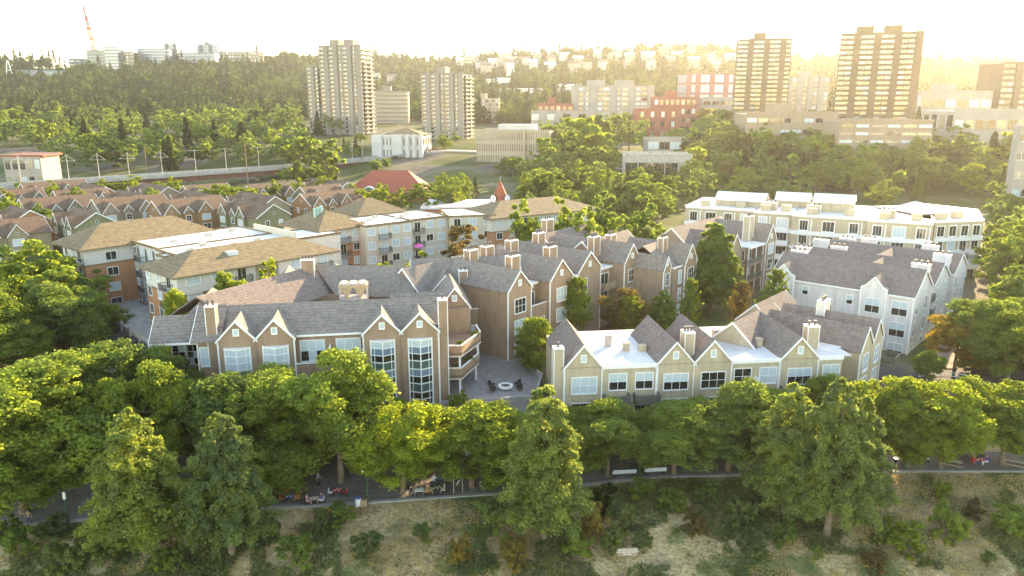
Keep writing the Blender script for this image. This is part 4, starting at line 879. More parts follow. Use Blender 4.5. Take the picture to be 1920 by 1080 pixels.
tower('residential_tower', 'largest tan gridded tower with two rooftop boxes at the right', 1578, 1738, 66, 470, -22, 30, 22, 'WWpWWpWWpWWp', 'tower_t', top=2, slab='tower_t', spat='spBps')
M['farpale'] = mat('far_pale_concrete', (.36, .32, .28), .8, .12, .1); M['farcream'] = mat('precast_panel', (.42, .34, .25), .8, .1, .1); M['farwhite'] = mat('painted_concrete', (.52, .50, .47), .8, .1, .1)  # far walls get a darker base colour than the near stucco
tower('office_block', 'pale banded office block between the two grey towers', 694, 764, 172, 760, 3, 18, 8, 'WWWWWWWWW', 'tower', glassm='g_warm', top=1, cat='office', win_h=.5)
tower('apartment_block', 'small tan balcony block right of the second grey tower', 884, 937, 186, 740, -4, 16, 7, 'wwwwwwww', 'farcream', top=1, cat='apartment block')
tower('apartment_block', 'white and rust-brown striped apartment block on the slope', 1072, 1228, 163, 640, -4, 22, 9, 'pwvpwWpvWpwWp', 'farpale', top=2, slab='brickred', cat='apartment block', glassm=None)
tower('brick_block', 'pink brick block with white window groups left of the tan tower', 1285, 1386, 140, 700, 3, 30, 5, 'pWpWWpWWpWp', 'pinkbrick', top=0, slab='trim', cat='brick building', glassm='g_blind', win_h=.75)
tower('flat_block', 'white low hall below the pink brick block', 1318, 1384, 184, 690, 0, 20, 3, 'ssss', 'farpale', top=0, cat='hall', glassm='g_dark')
tower('apartment_block', 'cream slab block between the two tan towers', 1486, 1556, 146, 640, 0, 18, 11, 'wpwpwpw', 'farpale', top=1, cat='apartment block')
tower('brick_block', 'red brick block in front of the striped apartment block', 1226, 1312, 184, 590, -6, 30, 4, 'wwwwwwww', 'brickred', top=1, slab='brickred', cat='brick building')
tower('brick_block', 'low dark red brick hall with paired windows left of the bronze tree', 1190, 1282, 206, 540, -6, 24, 3, 'pwpwpwpwp', 'brickred', top=0, slab='brickred', cat='brick building')
tower('brick_block', 'small red brick block left of the striped apartments', 1008, 1075, 196, 620, 0, 20, 3, 'wwwwww', 'brickred', top=1, slab='brickred', cat='brick building')
tower('flat_block', 'long pale low hall with a row of bays below the striped apartments', 996, 1190, 210, 600, -3, 20, 2, 'WpWpWpWpWpWpW', 'farpale', top=0, cat='hall')
tower('office_block', 'cut-off dark tower at the right edge of the view', 1884, 1990, 118, 560, 0, 30, 12, 'WWpWWpWWp', 'tower_t', top=0, slab='tower_t', cat='tower')
tower('flat_block', 'long pale hall behind the largest tan tower', 1728, 1866, 172, 560, 2, 24, 2, 'ssssss', 'farpale', top=1, cat='hall')
tower('flat_block', 'white-roofed low hall at the right behind dark trees', 1785, 1960, 208, 380, 4, 26, 2, 'ssssssss', 'farpale', top=0, cat='hall')
tower('office_block', 'stepped dark office with deep horizontal bands, upper wing', 1400, 1575, 214, 400, -5, 30, 4, 'ssssssss', 'taupe', top=1, slab='tower', cat='office')
tower('office_block', 'stepped dark office with deep horizontal bands, lower right wing', 1575, 1755, 228, 350, -8, 30, 7, 'ssssss', 'taupe', top=0, slab='tower', cat='office')
tower('office_block', 'white banded block cut by the right edge of the view', 1914, 1990, 240, 262, -4, 4, 5, 'ssss', 'farpale', top=0, slab='trim', cat='office')
tower('flat_block', 'pale grey low pavilion with roof lights between round trees', 1172, 1300, 292, 330, -4, 14, 1, 'WWWWW', 'concrete', top=0, cat='pavilion')
tower('flat_block', 'low pale hall with glazed front behind the roof-light pavilion', 1215, 1340, 262, 400, 0, 14, 2, 'WWWWWW', 'farpale', top=0, cat='pavilion')
B, W_, H_ = tower('office_block', 'three-storey precast office with narrow windows and white plant room', 893, 1042, 246, 430, -9, 26, 3, 'vvvvvvvvvvvvvvvvvvvvpvvvvvvvvvv', 'farcream', top=0, cat='office', glassm='g_dark')
B.box('plant_room', 'farwhite', W_ * .27, W_ * .78, 8, 20, H_, H_ + 3.6)
for i in range(10): B.box('cladding_rib', 'farwhite', W_ * .27 + i * W_ * .051, W_ * .27 + i * W_ * .051 + .3, 7.85, 7.99, H_, H_ + 3.6)
B, W_, H_ = tower('white_hall', 'white box hall with low hipped brown roof beside the viaduct ramp', 697, 801, 256, 452, -6, 24, 2, 'pppvvvpppvpvpvp', 'farwhite', top=0, cat='hall', slab='farwhite', glassm='g_dark')
B.hip(W_ * .2, W_ * .98, 1, 23, H_ + 1.0, H_ + 4.6, 'shingle_o', .3)
B, W_, H_ = tower('white_hall', 'white two-storey block with red roof edge at the left edge', 0, 72, 294, 330, 4, 16, 2, 'wwwww', 'farpale', top=0, cat='building', zb=4)
B.box('roof', 'redroof', -.6, W_ + 1.5, -.4, 16.5, H_ + .02, H_ + .7)
for k, (px0, px1, py, Y, wl) in enumerate([(150, 210, 252, 560, 'tan_s'), (385, 440, 262, 520, 'ochre'), (245, 290, 228, 700, 'farpale'), (60, 110, 260, 600, 'tan_s'), (500, 548, 235, 640, 'pinkbrick')]):
    B, W_, H_ = tower('low_house', f'small {("tan","ochre","pale","buff","pinkish")[k]} house among the trees beyond the viaduct, {("second","fourth","third","first","fifth")[k]} from the left', px0, px1, py, Y, 4, 12, 2, 'wwww', wl, top=0, cat='house'); B.gable(0, W_, 0, 12, H_ + .8, H_ + 4, 'x', 'shingle_r', wl, .4, False)
# red-roofed pavilion and clock tower
pp = at(735, 366, 6); B = Bld('red_roofed_hall', 'hall with big red hipped roof and arched dormer window', (pp.x - 17, pp.y, 2), 0, 'hall')
B.box('wall', 'brickred', 0, 30, 0, 20, 0, 5); B.hip(0, 30, 0, 20, 5.2, 13.0, 'redroof', 1.2, inset=9)
mb = MB()
pts = [(2.6 * math.cos(g), 2.6 * math.sin(g)) for g in np.linspace(0, math.pi, 13)]
mb.poly([(8 + p, -.9, 4.6 + q) for p, q in pts]); dm = B.part('arched_window', mb, 'g_green')
mb = MB()
for p, q in zip(pts[:-1], pts[1:]):
    mb.hexa([(8 + p[0], -1.1, 4.6 + p[1]), (8 + q[0], -1.1, 4.6 + q[1]), (8 + q[0], 5, 4.6 + q[1]), (8 + p[0], 5, 4.6 + p[1])], [(8 + p[0] * 1.1, -1.1, 4.6 + p[1] * 1.1), (8 + q[0] * 1.1, -1.1, 4.6 + q[1] * 1.1), (8 + q[0] * 1.1, 5, 4.6 + q[1] * 1.1), (8 + p[0] * 1.1, 5, 4.6 + p[1] * 1.1)])
for x in (-.9, .9): mb.box(8 + x - .05, 8 + x + .05, -.98, -.9, 4.6, 6.9)
mb.build('arch_frame', M['trim'], dm)
B.part('clock_hall_roof', MB().box(33, 62, -40, -18, 3.8, 4.6), 'membrane_w'); B.box('clock_hall_wall', 'brickred', 33.5, 61.5, -39.5, -18.5, -1, 3.8)
cp = at(938, 384, 10); B = Bld('clock_tower', 'round pale clock tower with red conical roof', (cp.x, cp.y, 2), 0, 'clock tower')
B.part('shaft', MB().bar((0, 0, -2), (0, 0, 8), 6.2, n=16), 'cream'); B.part('roof', MB().bar((0, 0, 8), (0, 0, 15.8), 7.4, n=16, w2=.1), 'redroof'); B.part('finial', MB().bar((0, 0, 15.7), (0, 0, 17), .2, n=6), 'metal')
for g in np.linspace(0, 2 * math.pi, 9)[:-1]: B.part('painted_arch', MB().box(3.0 * math.cos(g) - .5, 3.0 * math.cos(g) + .5, 3.0 * math.sin(g) - .5, 3.0 * math.sin(g) + .5, 4.6, 7.2), 'shade')  # solid dark blocks; the shade of the openings is in their colour
for gx_, nx in ((-.7, -1), (.75, 1)):
    n_ = Vector((gx_, -.7, 0)).normalized(); c = n_ * 2.75 + Vector((0, 0, 10.2))
    d = B.part('clock_face', MB().bar(c, c + n_ * .35, 2.4, n=20), 'white'); MB().bar(c - n_ * .02, c + n_ * .32, 2.7, n=20).build('clock_rim', M['dark'], d)
    for a, l in ((.6, .9), (2.2, .65)):
        t_ = Vector((-n_.y, n_.x, 0)); MB().bar(c + n_ * .37, c + n_ * .37 + (t_ * math.sin(a) + Vector((0, 0, 1)) * math.cos(a)) * l, .1).build('clock_hand', M['dark'], d)

# ================================================================ hill: hospital, mast, houses
def hillbox(name, label, px0, px1, pyt, pyb, wall, fl, pat, glassm=None, cat='hospital', slab='trim', top=0, dp=24, Y=None):
    h_ = hit((px0 + px1) / 2, pyb); Y = Y or (h_.y if h_ is not None else 1400)
    return tower(name, label, px0, px1, pyt, Y, 0, dp, fl, pat, wall, zb=aty(px0, pyb, Y).z - 6, top=top, cat=cat, slab=slab, glassm=glassm)
YH = 1290
M['hosp'] = mat('blue_grey_cladding', (.09, .125, .155), .6, .1, .05); M['hospw'] = mat('hospital_white_panel', (.20, .235, .265), .6, .1, .05); M['hospt'] = mat('hospital_tan', (.20, .16, .125), .7, .1, .05)
hillbox('hospital_block', 'glass-fronted teal hospital block with sloping roof on the hill crest', 161, 195, 95, 126, 'g_teal', 6, 'WWWWWWWWW', 'g_teal', dp=40, Y=YH)
hillbox('hospital_block', 'tall teal glass hospital stair tower on the hill crest', 194, 219, 88, 130, 'g_teal', 8, 'WWWWW', 'g_blue', Y=YH - 12)
hillbox('hospital_block', 'narrow tan hospital wing right of the teal glass tower', 219, 250, 98, 122, 'hospt', 5, 'wwwwww', Y=YH)
hillbox('hospital_block', 'grey sloped hospital entrance block left of the teal glass', 128, 162, 111, 130, 'hosp', 4, 'sss', Y=YH)
hillbox('hospital_block', 'wide pale blue hospital block on the hill crest', 257, 316, 92, 118, 'hosp', 6, 'WWWWWWWWWWWW', 'g_blue', Y=YH + 30)
hillbox('hospital_block', 'taller pale blue hospital wing rising behind the wide pale block', 305, 330, 82, 116, 'hosp', 8, 'WpWWp', 'g_blue', Y=YH + 50)
hillbox('hospital_block', 'low white hospital block with long window bands', 330, 402, 100, 118, 'hospw', 4, 'ssssssss', 'g_blue', Y=YH + 40)
hillbox('hospital_block', 'dark blue-grey stepped hospital tower on the skyline', 368, 408, 84, 104, 'hosp', 6, 'WpWWpWW', 'g_blue', top=1, Y=YH + 110)
hillbox('hospital_block', 'long tan hospital block half hidden by conifers', 412, 486, 97, 110, 'hospt', 3, 'wwwwwwwwwwwwww', Y=YH + 120)
hillbox('hospital_block', 'long low white building above the tram pylon slope', 30, 130, 133, 141, 'hospw', 2, 'ssssssssss', 'g_blue', Y=1180)
hillbox('hospital_block', 'small white building low on the left slope', 2, 47, 166, 176, 'hospw', 2, 'ssssss', 'g_blue', Y=1010)
pb = aty(18, 142, 1170); e = empty('tram_pylon', pb, 0, 'white A-shaped pylon on the left hill', 'pylon')
for x in (-6, 6): MB().bar((x, 0, -6), (x * .12, 0, 22), 2.0, n=6, w2=1.2).build('leg', M['white'], e)
MB().bar((-3, 0, 8), (3, 0, 8), 1.0).build('cross_beam', M['white'], e)
pb = aty(178, 96, 1330); pt = aty(167, 12, 1330); hm = pt.z - pb.z
e = empty('radio_mast', pb, 0, 'tall red and white lattice radio mast on the hill', 'radio mast')
n = 9
for k in range(n):
    z0, z1 = hm * k / n, hm * (k + 1) / n; w0, w1 = 5.2 * (1 - k / n) + .7, 5.2 * (1 - (k + 1) / n) + .7; mb = MB(); x0, x1 = -10 * k / n, -10 * (k + 1) / n
    for a in range(3):
        g0, g1 = a * 2.094, (a + 1) * 2.094
        P0, P1, Q0, Q1 = (x0 + w0 * math.cos(g0), w0 * math.sin(g0), z0), (x1 + w1 * math.cos(g0), w1 * math.sin(g0), z1), (x0 + w0 * math.cos(g1), w0 * math.sin(g1), z0), (x1 + w1 * math.cos(g1), w1 * math.sin(g1), z1)
        mb.bar(P0, P1, 1.3).bar(P0, Q1, .75).bar(Q0, P1, .75).bar(P1, Q1, .75)
    mb.build('mast_section', M['red' if k % 2 == 0 else 'farpale'], e)
for k, (px, py, pyt) in enumerate([(945, 94, 54), (1912, 122, 76)]):
    pb = aty(px, py, 1480); h_ = aty(px, pyt, 1480).z - pb.z
    e = empty('antenna_mast', pb, 0, ('slim grey antenna mast on the middle ridge', 'slim grey antenna mast at the right edge')[k], 'mast')
    mb = MB()
    for x, y in ((-1, -.6), (1, -.6), (0, 1.1)): mb.bar((x, y, -8), (x * .5, y * .5, h_ * .92), .5)
    mb.build('lattice', M['metal'], e); MB().bar((0, 0, h_ * .9), (0, 0, h_ + 2), .4).build('whip', M['metal'], e)
hh = [(905, 128, 1), (925, 124, 0), (942, 122, 1), (900, 132, 0), (955, 130, 2), (1000, 128, 0), (912, 134, 2), (960, 118, 0), (878, 119, 1), (864, 121, 0), (1035, 118, 1), (1058, 112, 0), (1085, 120, 2), (1120, 108, 0), (1148, 112, 1), (1160, 106, 0), (1180, 116, 2), (1215, 110, 0), (1245, 104, 1), (1270, 112, 0), (1295, 105, 2), (1330, 115, 0), (1350, 122, 1), (1370, 117, 0), (1130, 132, 0), (1100, 130, 1), (1180, 128, 2), (1220, 128, 0), (1300, 126, 1), (1340, 132, 0), (1262, 122, 0), (950, 108, 2), (1030, 132, 0), (1008, 112, 1), (985, 120, 0), (1075, 134, 2), (890, 112, 0), (700, 148, 0), (735, 152, 2)]
for k, (px, py, wk) in enumerate(sorted(hh)):
    p = hit(px, py + 3)
    if p is None or p.y < 700: continue
    w_ = random.uniform(14, 24); wl = ['farwhite', 'tan_s', 'taupe'][wk]; s_ = p.y / 1250
    B = Bld('hillside_house', f'{("white", "tan", "brown")[wk]} house on the wooded hillside, {ORD[k]} of the hillside houses from the left', (p.x, p.y, p.z + 3), random.uniform(-20, 20), 'house', 'houses on the wooded hillside')
    h_ = random.uniform(8, 13); B.box('wall', wl, -w_ / 2, w_ / 2, 0, 10, -8, h_)
    for i in range(4):
        for z in (1.0, h_ * .55): B.win('f', 0, -w_ / 2 + w_ * (i + .5) / 4, z, w_ * .15, 2.4, pm='g_dark', fw=.3)
    if k % 3: B.gable(-w_ / 2, w_ / 2, 0, 10, h_, h_ + 3.5, 'x', 'shingle_b' if k % 2 else 'membrane', wl, .6, False)
    else: B.box('roof', 'membrane', -w_ / 2 - .6, w_ / 2 + .6, -.6, 10.6, h_, h_ + .6)
hillbox('hillside_tower', 'slim white apartment tower on the hillside', 950, 964, 119, 143, 'trim', 7, 'ws', 'g_dark', cat='tower', dp=14)
for k, (a, c, t_, b2) in enumerate([(912, 929, 149, 158), (931, 957, 147, 157), (1043, 1090, 159, 174), (935, 958, 167, 174), (963, 990, 167, 174), (994, 1028, 167, 175)]):
    hillbox('hillside_block', f'white terraced block at the foot of the hillside, {("first", "second", "sixth", "third", "fourth", "fifth")[k]} from the left', a, c, t_, b2, 'trim', 3, 'ssss', 'g_dark', cat='apartment block', dp=14)
# ================================================================ vegetation
def leaf_mesh(name, P, N, size, m, rng, asp=.75):
    # one small leaf-shaped quad at each point P facing N
    n = len(P); N = N / np.maximum(np.linalg.norm(N, axis=1, keepdims=True), 1e-6)
    rv = rng.normal(size=(n, 3)); T = np.cross(N, rv); T /= np.maximum(np.linalg.norm(T, axis=1, keepdims=True), 1e-6); Bt = np.cross(N, T)
    s = (size * rng.uniform(.65, 1.35, n))[:, None]
    V = np.stack([P - T * s * .5, P + Bt * s * .5 * asp - T * s * .05, P + T * s * .5, P - Bt * s * .5 * asp - T * s * .05], 1).reshape(-1, 3)
    me = bpy.data.meshes.new(name); me.vertices.add(4 * n); me.vertices.foreach_set('co', V.ravel())
    me.loops.add(4 * n); me.loops.foreach_set('vertex_index', np.arange(4 * n)); me.polygons.add(n)
    me.polygons.foreach_set('loop_start', np.arange(0, 4 * n, 4)); me.materials.append(m); me.update(calc_edges=True); me.validate(); return me
def crown_round(rng, ncl, nl, Rr=4.0, z0=1.4, z1=10.0, top=.55):
    # leaves on clumps, clumps on a handful of big uneven lobes: gaps and deep folds between the lobes
    zc, hz_ = (z0 + z1) / 2, (z1 - z0) / 2; C = []; lobes = [(rng.normal() * .12 * Rr, rng.normal() * .12 * Rr, z1 - .34 * Rr * rng.uniform(.9, 1.2), Rr * rng.uniform(.34, .46))]
    nlb = int(rng.integers(9, 13)); a0 = rng.uniform(0, 6.28)
    for k in range(nlb):
        az = a0 + k * 2.4 + rng.normal() * .25; zf = rng.uniform(-.75, .6); rr = Rr * math.sqrt(max(.12, 1 - zf * zf * .8)) * rng.uniform(.48, .74)
        lobes.append((rr * math.cos(az), rr * math.sin(az), zc + zf * hz_, Rr * rng.uniform(.26, .44)))
    lobes.append((0, 0, zc, Rr * .5)); wt = np.array([l[3] ** 2 for l in lobes]); wt /= wt.sum()
    for k in range(ncl):
        x, y, z, r = lobes[int(rng.choice(len(lobes), p=wt))]; d = rng.normal(size=3); d[2] += .25; d /= np.linalg.norm(d); q = r * rng.uniform(.72, 1.12)
        C.append((x + d[0] * q, y + d[1] * q, z + d[2] * q * .85, Rr * rng.uniform(.07, .17)))
    Ps, Ns = [], []
    for x, y, z, rc in C:
        d = rng.normal(size=(nl, 3)); d[:, 2] += .3; d /= np.linalg.norm(d, axis=1, keepdims=True)
        r = rc * rng.uniform(.4, 1.15, nl)[:, None]; q = d * r * np.array([1.25, 1.25, .8])
        Ps.append(q + (x, y, z)); Ns.append(d + rng.normal(size=(nl, 3)) * .6 + (0, 0, .3))
    return np.concatenate(Ps), np.concatenate(Ns)
def crown_layer(rng, nb, nl, Rr=3.4, z0=1.2, z1=10.0, power=.75, droop=.25, up=0.0):
    Ps, Ns = [], []
    for k in range(nb):
        t = rng.uniform(0, 1) ** .85; z = z0 + (z1 - z0) * t; env = min(1.0, (t + .06) * 6) * (1 - t) ** power
        L = Rr * env * rng.uniform(.6, 1.12) + .25; az = rng.uniform(0, 6.283)
        s = rng.uniform(.12, 1, nl) ** .7; wv = rng.normal(size=nl) * .17 * L * (1.15 - s * .7); hv = rng.normal(size=nl) * .09 * (L * .4 + .5)
        x = s * L; zz = z + up * s * L + .22 * L * s - droop * L * s * s + hv
        ca, sa = math.cos(az), math.sin(az)
        Ps.append(np.stack([x * ca - wv * sa, x * sa + wv * ca, zz], 1)); nn = rng.normal(size=(nl, 3)) * .6; nn[:, 2] += .9; nn[:, 0] += ca * .35; nn[:, 1] += sa * .35; Ns.append(nn)
    return np.concatenate(Ps), np.concatenate(Ns)
def trunk_mesh(rng, h, r, limbs=6, spread=2.4, forkz=.35):
    mb = MB(); pts = [Vector((0, 0, -.8))]
    for k in range(1, 5): pts.append(Vector((rng.normal() * .08 * k, rng.normal() * .08 * k, h * k / 4)))
    for k in range(4): mb.bar(pts[k], pts[k + 1], 2 * r * (1 - .2 * k) * (1.25 if k == 0 else 1), n=8, w2=2 * r * (1 - .2 * (k + 1)))
    for k in range(limbs):
        z = h * (forkz + .55 * k / limbs); a = k * 2.4 + rng.uniform(-.3, .3); L = spread * rng.uniform(.6, 1.0)
        q = Vector((math.cos(a) * L, math.sin(a) * L, z + L * .75)); mid = Vector((0, 0, z)).lerp(q, .5) + Vector((0, 0, -.15 * L))
        mb.bar((0, 0, z), mid, r * .9, n=6, w2=r * .6); mb.bar(mid, q, r * .6, n=5, w2=r * .2)
    return mb.mesh('trunk', M['bark'])
PROTO = {}
def proto(kind, lod, k):
    key = (kind, lod, k)
    if key in PROTO: return PROTO[key]
    rng = np.random.default_rng(abs(hash(str(key))) % 9999 if False else (len(PROTO) * 37 + 11))
    nm = {'n': (1.0, .205), 'm': (.22, .37), 'f': (.07, 1.05)}[lod]
    if kind == 'round': P, N = crown_round(rng, int(330 if lod == 'n' else 95 if lod == 'm' else 46), int(170 if lod == 'n' else 92 if lod == 'm' else 26)); tr = trunk_mesh(rng, 7.5, .22, 7)
    elif kind == 'column': P, N = crown_layer(rng, int(150 * (1 if lod == 'n' else .7)), int(110 * (1 if lod == 'n' else .35)), 2.2, .8, 10, .55, -.2, .9); tr = trunk_mesh(rng, 8, .16, 3, .8)
    elif kind == 'cypress':
        pts = []
        for ox, oy, zb_, zt_, rr_, nb_ in ((0, 0, 1.2, 10, 2.7, 90), (1.0, .5, 1.6, 8.2, 2.3, 55), (-1.1, .3, 1.5, 8.8, 2.2, 55), (.1, -1.2, 1.4, 7.4, 2.3, 50), (-.4, 1.2, 1.8, 7.6, 2.2, 40)):
            P, N = crown_layer(rng, nb_, 210, rr_, zb_, zt_, .5, .38); pts.append((P + (ox, oy, 0), N))
        P, N = np.concatenate([p for p, _ in pts]), np.concatenate([n for _, n in pts]); tr = trunk_mesh(rng, 8.5, .22, 5, 1.4)
    else: P, N = crown_layer(rng, int(200 if lod == 'n' else 120), int(90 if lod == 'n' else 34), 2.6, .6, 10, .9, .45); tr = trunk_mesh(rng, 9, .18, 2, .6)
    PROTO[key] = (leaf_mesh('crown', P, N, nm[1] * (.85 if kind != 'round' else 1), LF['a'], rng), tr); return PROTO[key]
RW = {'round': 3.9, 'column': 2.3, 'cypress': 3.5, 'conifer': 2.6}
NT = 0
def tree(kind, base, h, r, leaf, label, cat='tree', group=None, lod=None, name=None):
    global NT; NT += 1
    lod = lod or ('n' if base.y < 118 else 'm' if base.y < 330 else 'f')
    cm, tm = proto(kind, lod, NT % (4 if kind == 'round' else 2))
    e = empty(name or {'round': 'broadleaf_tree', 'column': 'columnar_tree', 'cypress': 'cypress_tree', 'conifer': 'conifer_tree'}[kind], base, NT * 1.7, label, cat, group)
    e.scale = (r / RW[kind], r / RW[kind], h / 10)
    link('trunk', tm, e); c = link('crown', cm, e)
    c.material_slots[0].link = 'OBJECT'; c.material_slots[0].material = LF[leaf]
    return e
def ptree(kind, px, pyb, pyt, wpx, leaf, label, Y=None, lod=None, group=None):
    b_ = hit(px, pyb)
    if Y: b_ = aty(px, pyt, Y); b_.z = hz(b_.x, b_.y)
    h = aty(px, pyt, b_.y).z - b_.z; sc_ = F / (b_.y * CP + (CH - (b_.z + h / 2)) * SP)
    return tree(kind, b_, h, wpx / 2 / sc_, leaf, label, lod=lod, group=group)
# --- big trees on the river bank and along the promenade
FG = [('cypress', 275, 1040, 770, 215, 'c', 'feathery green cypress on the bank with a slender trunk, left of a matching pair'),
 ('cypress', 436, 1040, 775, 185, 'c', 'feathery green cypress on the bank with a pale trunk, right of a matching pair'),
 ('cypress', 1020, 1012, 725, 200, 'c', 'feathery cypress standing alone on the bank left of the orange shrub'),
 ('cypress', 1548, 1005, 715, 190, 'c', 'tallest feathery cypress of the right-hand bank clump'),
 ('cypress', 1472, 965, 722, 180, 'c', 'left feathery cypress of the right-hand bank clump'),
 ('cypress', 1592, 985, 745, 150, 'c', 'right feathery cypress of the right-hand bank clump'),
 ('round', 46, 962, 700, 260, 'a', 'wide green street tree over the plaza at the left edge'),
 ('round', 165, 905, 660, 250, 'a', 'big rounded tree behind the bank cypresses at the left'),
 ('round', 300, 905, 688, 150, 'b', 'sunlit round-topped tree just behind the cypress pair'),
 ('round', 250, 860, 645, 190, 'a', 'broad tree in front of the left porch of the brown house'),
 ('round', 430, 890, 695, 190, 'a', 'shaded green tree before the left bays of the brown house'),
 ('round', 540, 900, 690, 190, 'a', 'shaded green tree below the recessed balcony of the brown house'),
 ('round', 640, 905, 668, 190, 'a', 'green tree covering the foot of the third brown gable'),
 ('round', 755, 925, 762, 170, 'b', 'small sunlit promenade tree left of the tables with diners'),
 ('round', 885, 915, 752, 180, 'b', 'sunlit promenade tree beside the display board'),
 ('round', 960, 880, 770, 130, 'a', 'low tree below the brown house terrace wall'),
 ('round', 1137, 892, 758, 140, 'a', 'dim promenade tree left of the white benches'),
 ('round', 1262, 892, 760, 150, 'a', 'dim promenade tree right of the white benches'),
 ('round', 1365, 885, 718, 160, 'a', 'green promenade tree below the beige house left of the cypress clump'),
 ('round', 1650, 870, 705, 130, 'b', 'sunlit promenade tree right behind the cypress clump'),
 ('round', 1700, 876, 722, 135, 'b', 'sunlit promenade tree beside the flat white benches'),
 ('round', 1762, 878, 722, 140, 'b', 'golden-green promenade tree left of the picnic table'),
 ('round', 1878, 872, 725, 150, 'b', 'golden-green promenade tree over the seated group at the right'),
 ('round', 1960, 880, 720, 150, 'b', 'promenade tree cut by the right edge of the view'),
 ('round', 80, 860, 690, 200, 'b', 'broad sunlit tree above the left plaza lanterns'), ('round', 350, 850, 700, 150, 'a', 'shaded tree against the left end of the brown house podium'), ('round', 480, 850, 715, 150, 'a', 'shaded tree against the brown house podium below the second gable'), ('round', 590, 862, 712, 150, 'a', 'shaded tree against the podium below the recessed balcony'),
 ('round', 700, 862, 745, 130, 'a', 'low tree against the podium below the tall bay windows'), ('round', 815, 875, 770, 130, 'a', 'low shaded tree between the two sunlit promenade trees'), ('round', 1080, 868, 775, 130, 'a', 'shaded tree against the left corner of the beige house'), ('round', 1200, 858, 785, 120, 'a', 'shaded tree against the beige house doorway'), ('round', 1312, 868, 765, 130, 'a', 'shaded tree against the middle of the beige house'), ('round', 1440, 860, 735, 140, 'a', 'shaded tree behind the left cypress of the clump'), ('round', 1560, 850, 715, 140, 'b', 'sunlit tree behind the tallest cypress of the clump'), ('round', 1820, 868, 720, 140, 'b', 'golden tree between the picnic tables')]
for a in FG: ptree(a[0], a[1], a[2], a[3], a[4] * (1.22 if a[0] == 'round' else 1.1), *a[5:])
# --- trees round the houses
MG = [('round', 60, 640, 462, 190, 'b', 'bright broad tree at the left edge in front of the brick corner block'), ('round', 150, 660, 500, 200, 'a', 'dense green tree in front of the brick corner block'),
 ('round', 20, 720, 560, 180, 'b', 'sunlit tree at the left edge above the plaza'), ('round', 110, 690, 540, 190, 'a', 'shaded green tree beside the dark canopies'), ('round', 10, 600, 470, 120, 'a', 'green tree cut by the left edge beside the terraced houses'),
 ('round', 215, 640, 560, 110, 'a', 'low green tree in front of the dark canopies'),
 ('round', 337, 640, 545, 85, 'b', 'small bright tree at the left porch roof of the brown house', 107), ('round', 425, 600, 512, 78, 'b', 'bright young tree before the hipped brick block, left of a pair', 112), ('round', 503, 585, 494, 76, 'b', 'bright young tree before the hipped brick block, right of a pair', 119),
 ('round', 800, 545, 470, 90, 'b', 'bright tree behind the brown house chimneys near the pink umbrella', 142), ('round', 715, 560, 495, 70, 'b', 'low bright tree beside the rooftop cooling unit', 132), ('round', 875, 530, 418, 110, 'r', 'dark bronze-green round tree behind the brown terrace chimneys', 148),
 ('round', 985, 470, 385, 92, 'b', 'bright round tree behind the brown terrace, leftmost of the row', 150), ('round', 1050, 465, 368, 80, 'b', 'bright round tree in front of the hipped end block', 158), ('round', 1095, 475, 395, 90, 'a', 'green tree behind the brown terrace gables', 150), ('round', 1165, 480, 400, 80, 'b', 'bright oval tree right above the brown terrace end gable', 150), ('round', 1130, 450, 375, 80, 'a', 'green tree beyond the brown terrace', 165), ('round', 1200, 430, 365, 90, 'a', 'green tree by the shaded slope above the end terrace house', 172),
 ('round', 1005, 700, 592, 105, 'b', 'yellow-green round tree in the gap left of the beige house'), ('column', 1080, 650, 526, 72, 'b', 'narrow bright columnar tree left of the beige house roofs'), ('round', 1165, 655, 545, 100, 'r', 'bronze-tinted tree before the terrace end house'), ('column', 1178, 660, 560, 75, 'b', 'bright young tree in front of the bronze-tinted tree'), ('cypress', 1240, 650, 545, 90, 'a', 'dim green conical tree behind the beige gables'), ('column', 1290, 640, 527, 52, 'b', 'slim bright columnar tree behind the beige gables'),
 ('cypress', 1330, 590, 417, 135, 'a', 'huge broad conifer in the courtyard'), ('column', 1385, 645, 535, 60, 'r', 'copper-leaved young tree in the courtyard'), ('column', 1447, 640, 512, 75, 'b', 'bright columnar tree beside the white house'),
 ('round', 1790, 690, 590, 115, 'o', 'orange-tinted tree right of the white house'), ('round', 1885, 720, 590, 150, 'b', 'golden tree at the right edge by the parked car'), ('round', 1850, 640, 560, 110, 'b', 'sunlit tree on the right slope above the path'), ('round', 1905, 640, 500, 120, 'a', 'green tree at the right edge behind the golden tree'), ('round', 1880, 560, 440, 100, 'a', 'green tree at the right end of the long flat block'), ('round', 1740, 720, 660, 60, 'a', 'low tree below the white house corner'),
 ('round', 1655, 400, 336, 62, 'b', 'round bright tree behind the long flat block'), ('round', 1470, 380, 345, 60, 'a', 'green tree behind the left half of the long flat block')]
for a in MG: ptree(*a)
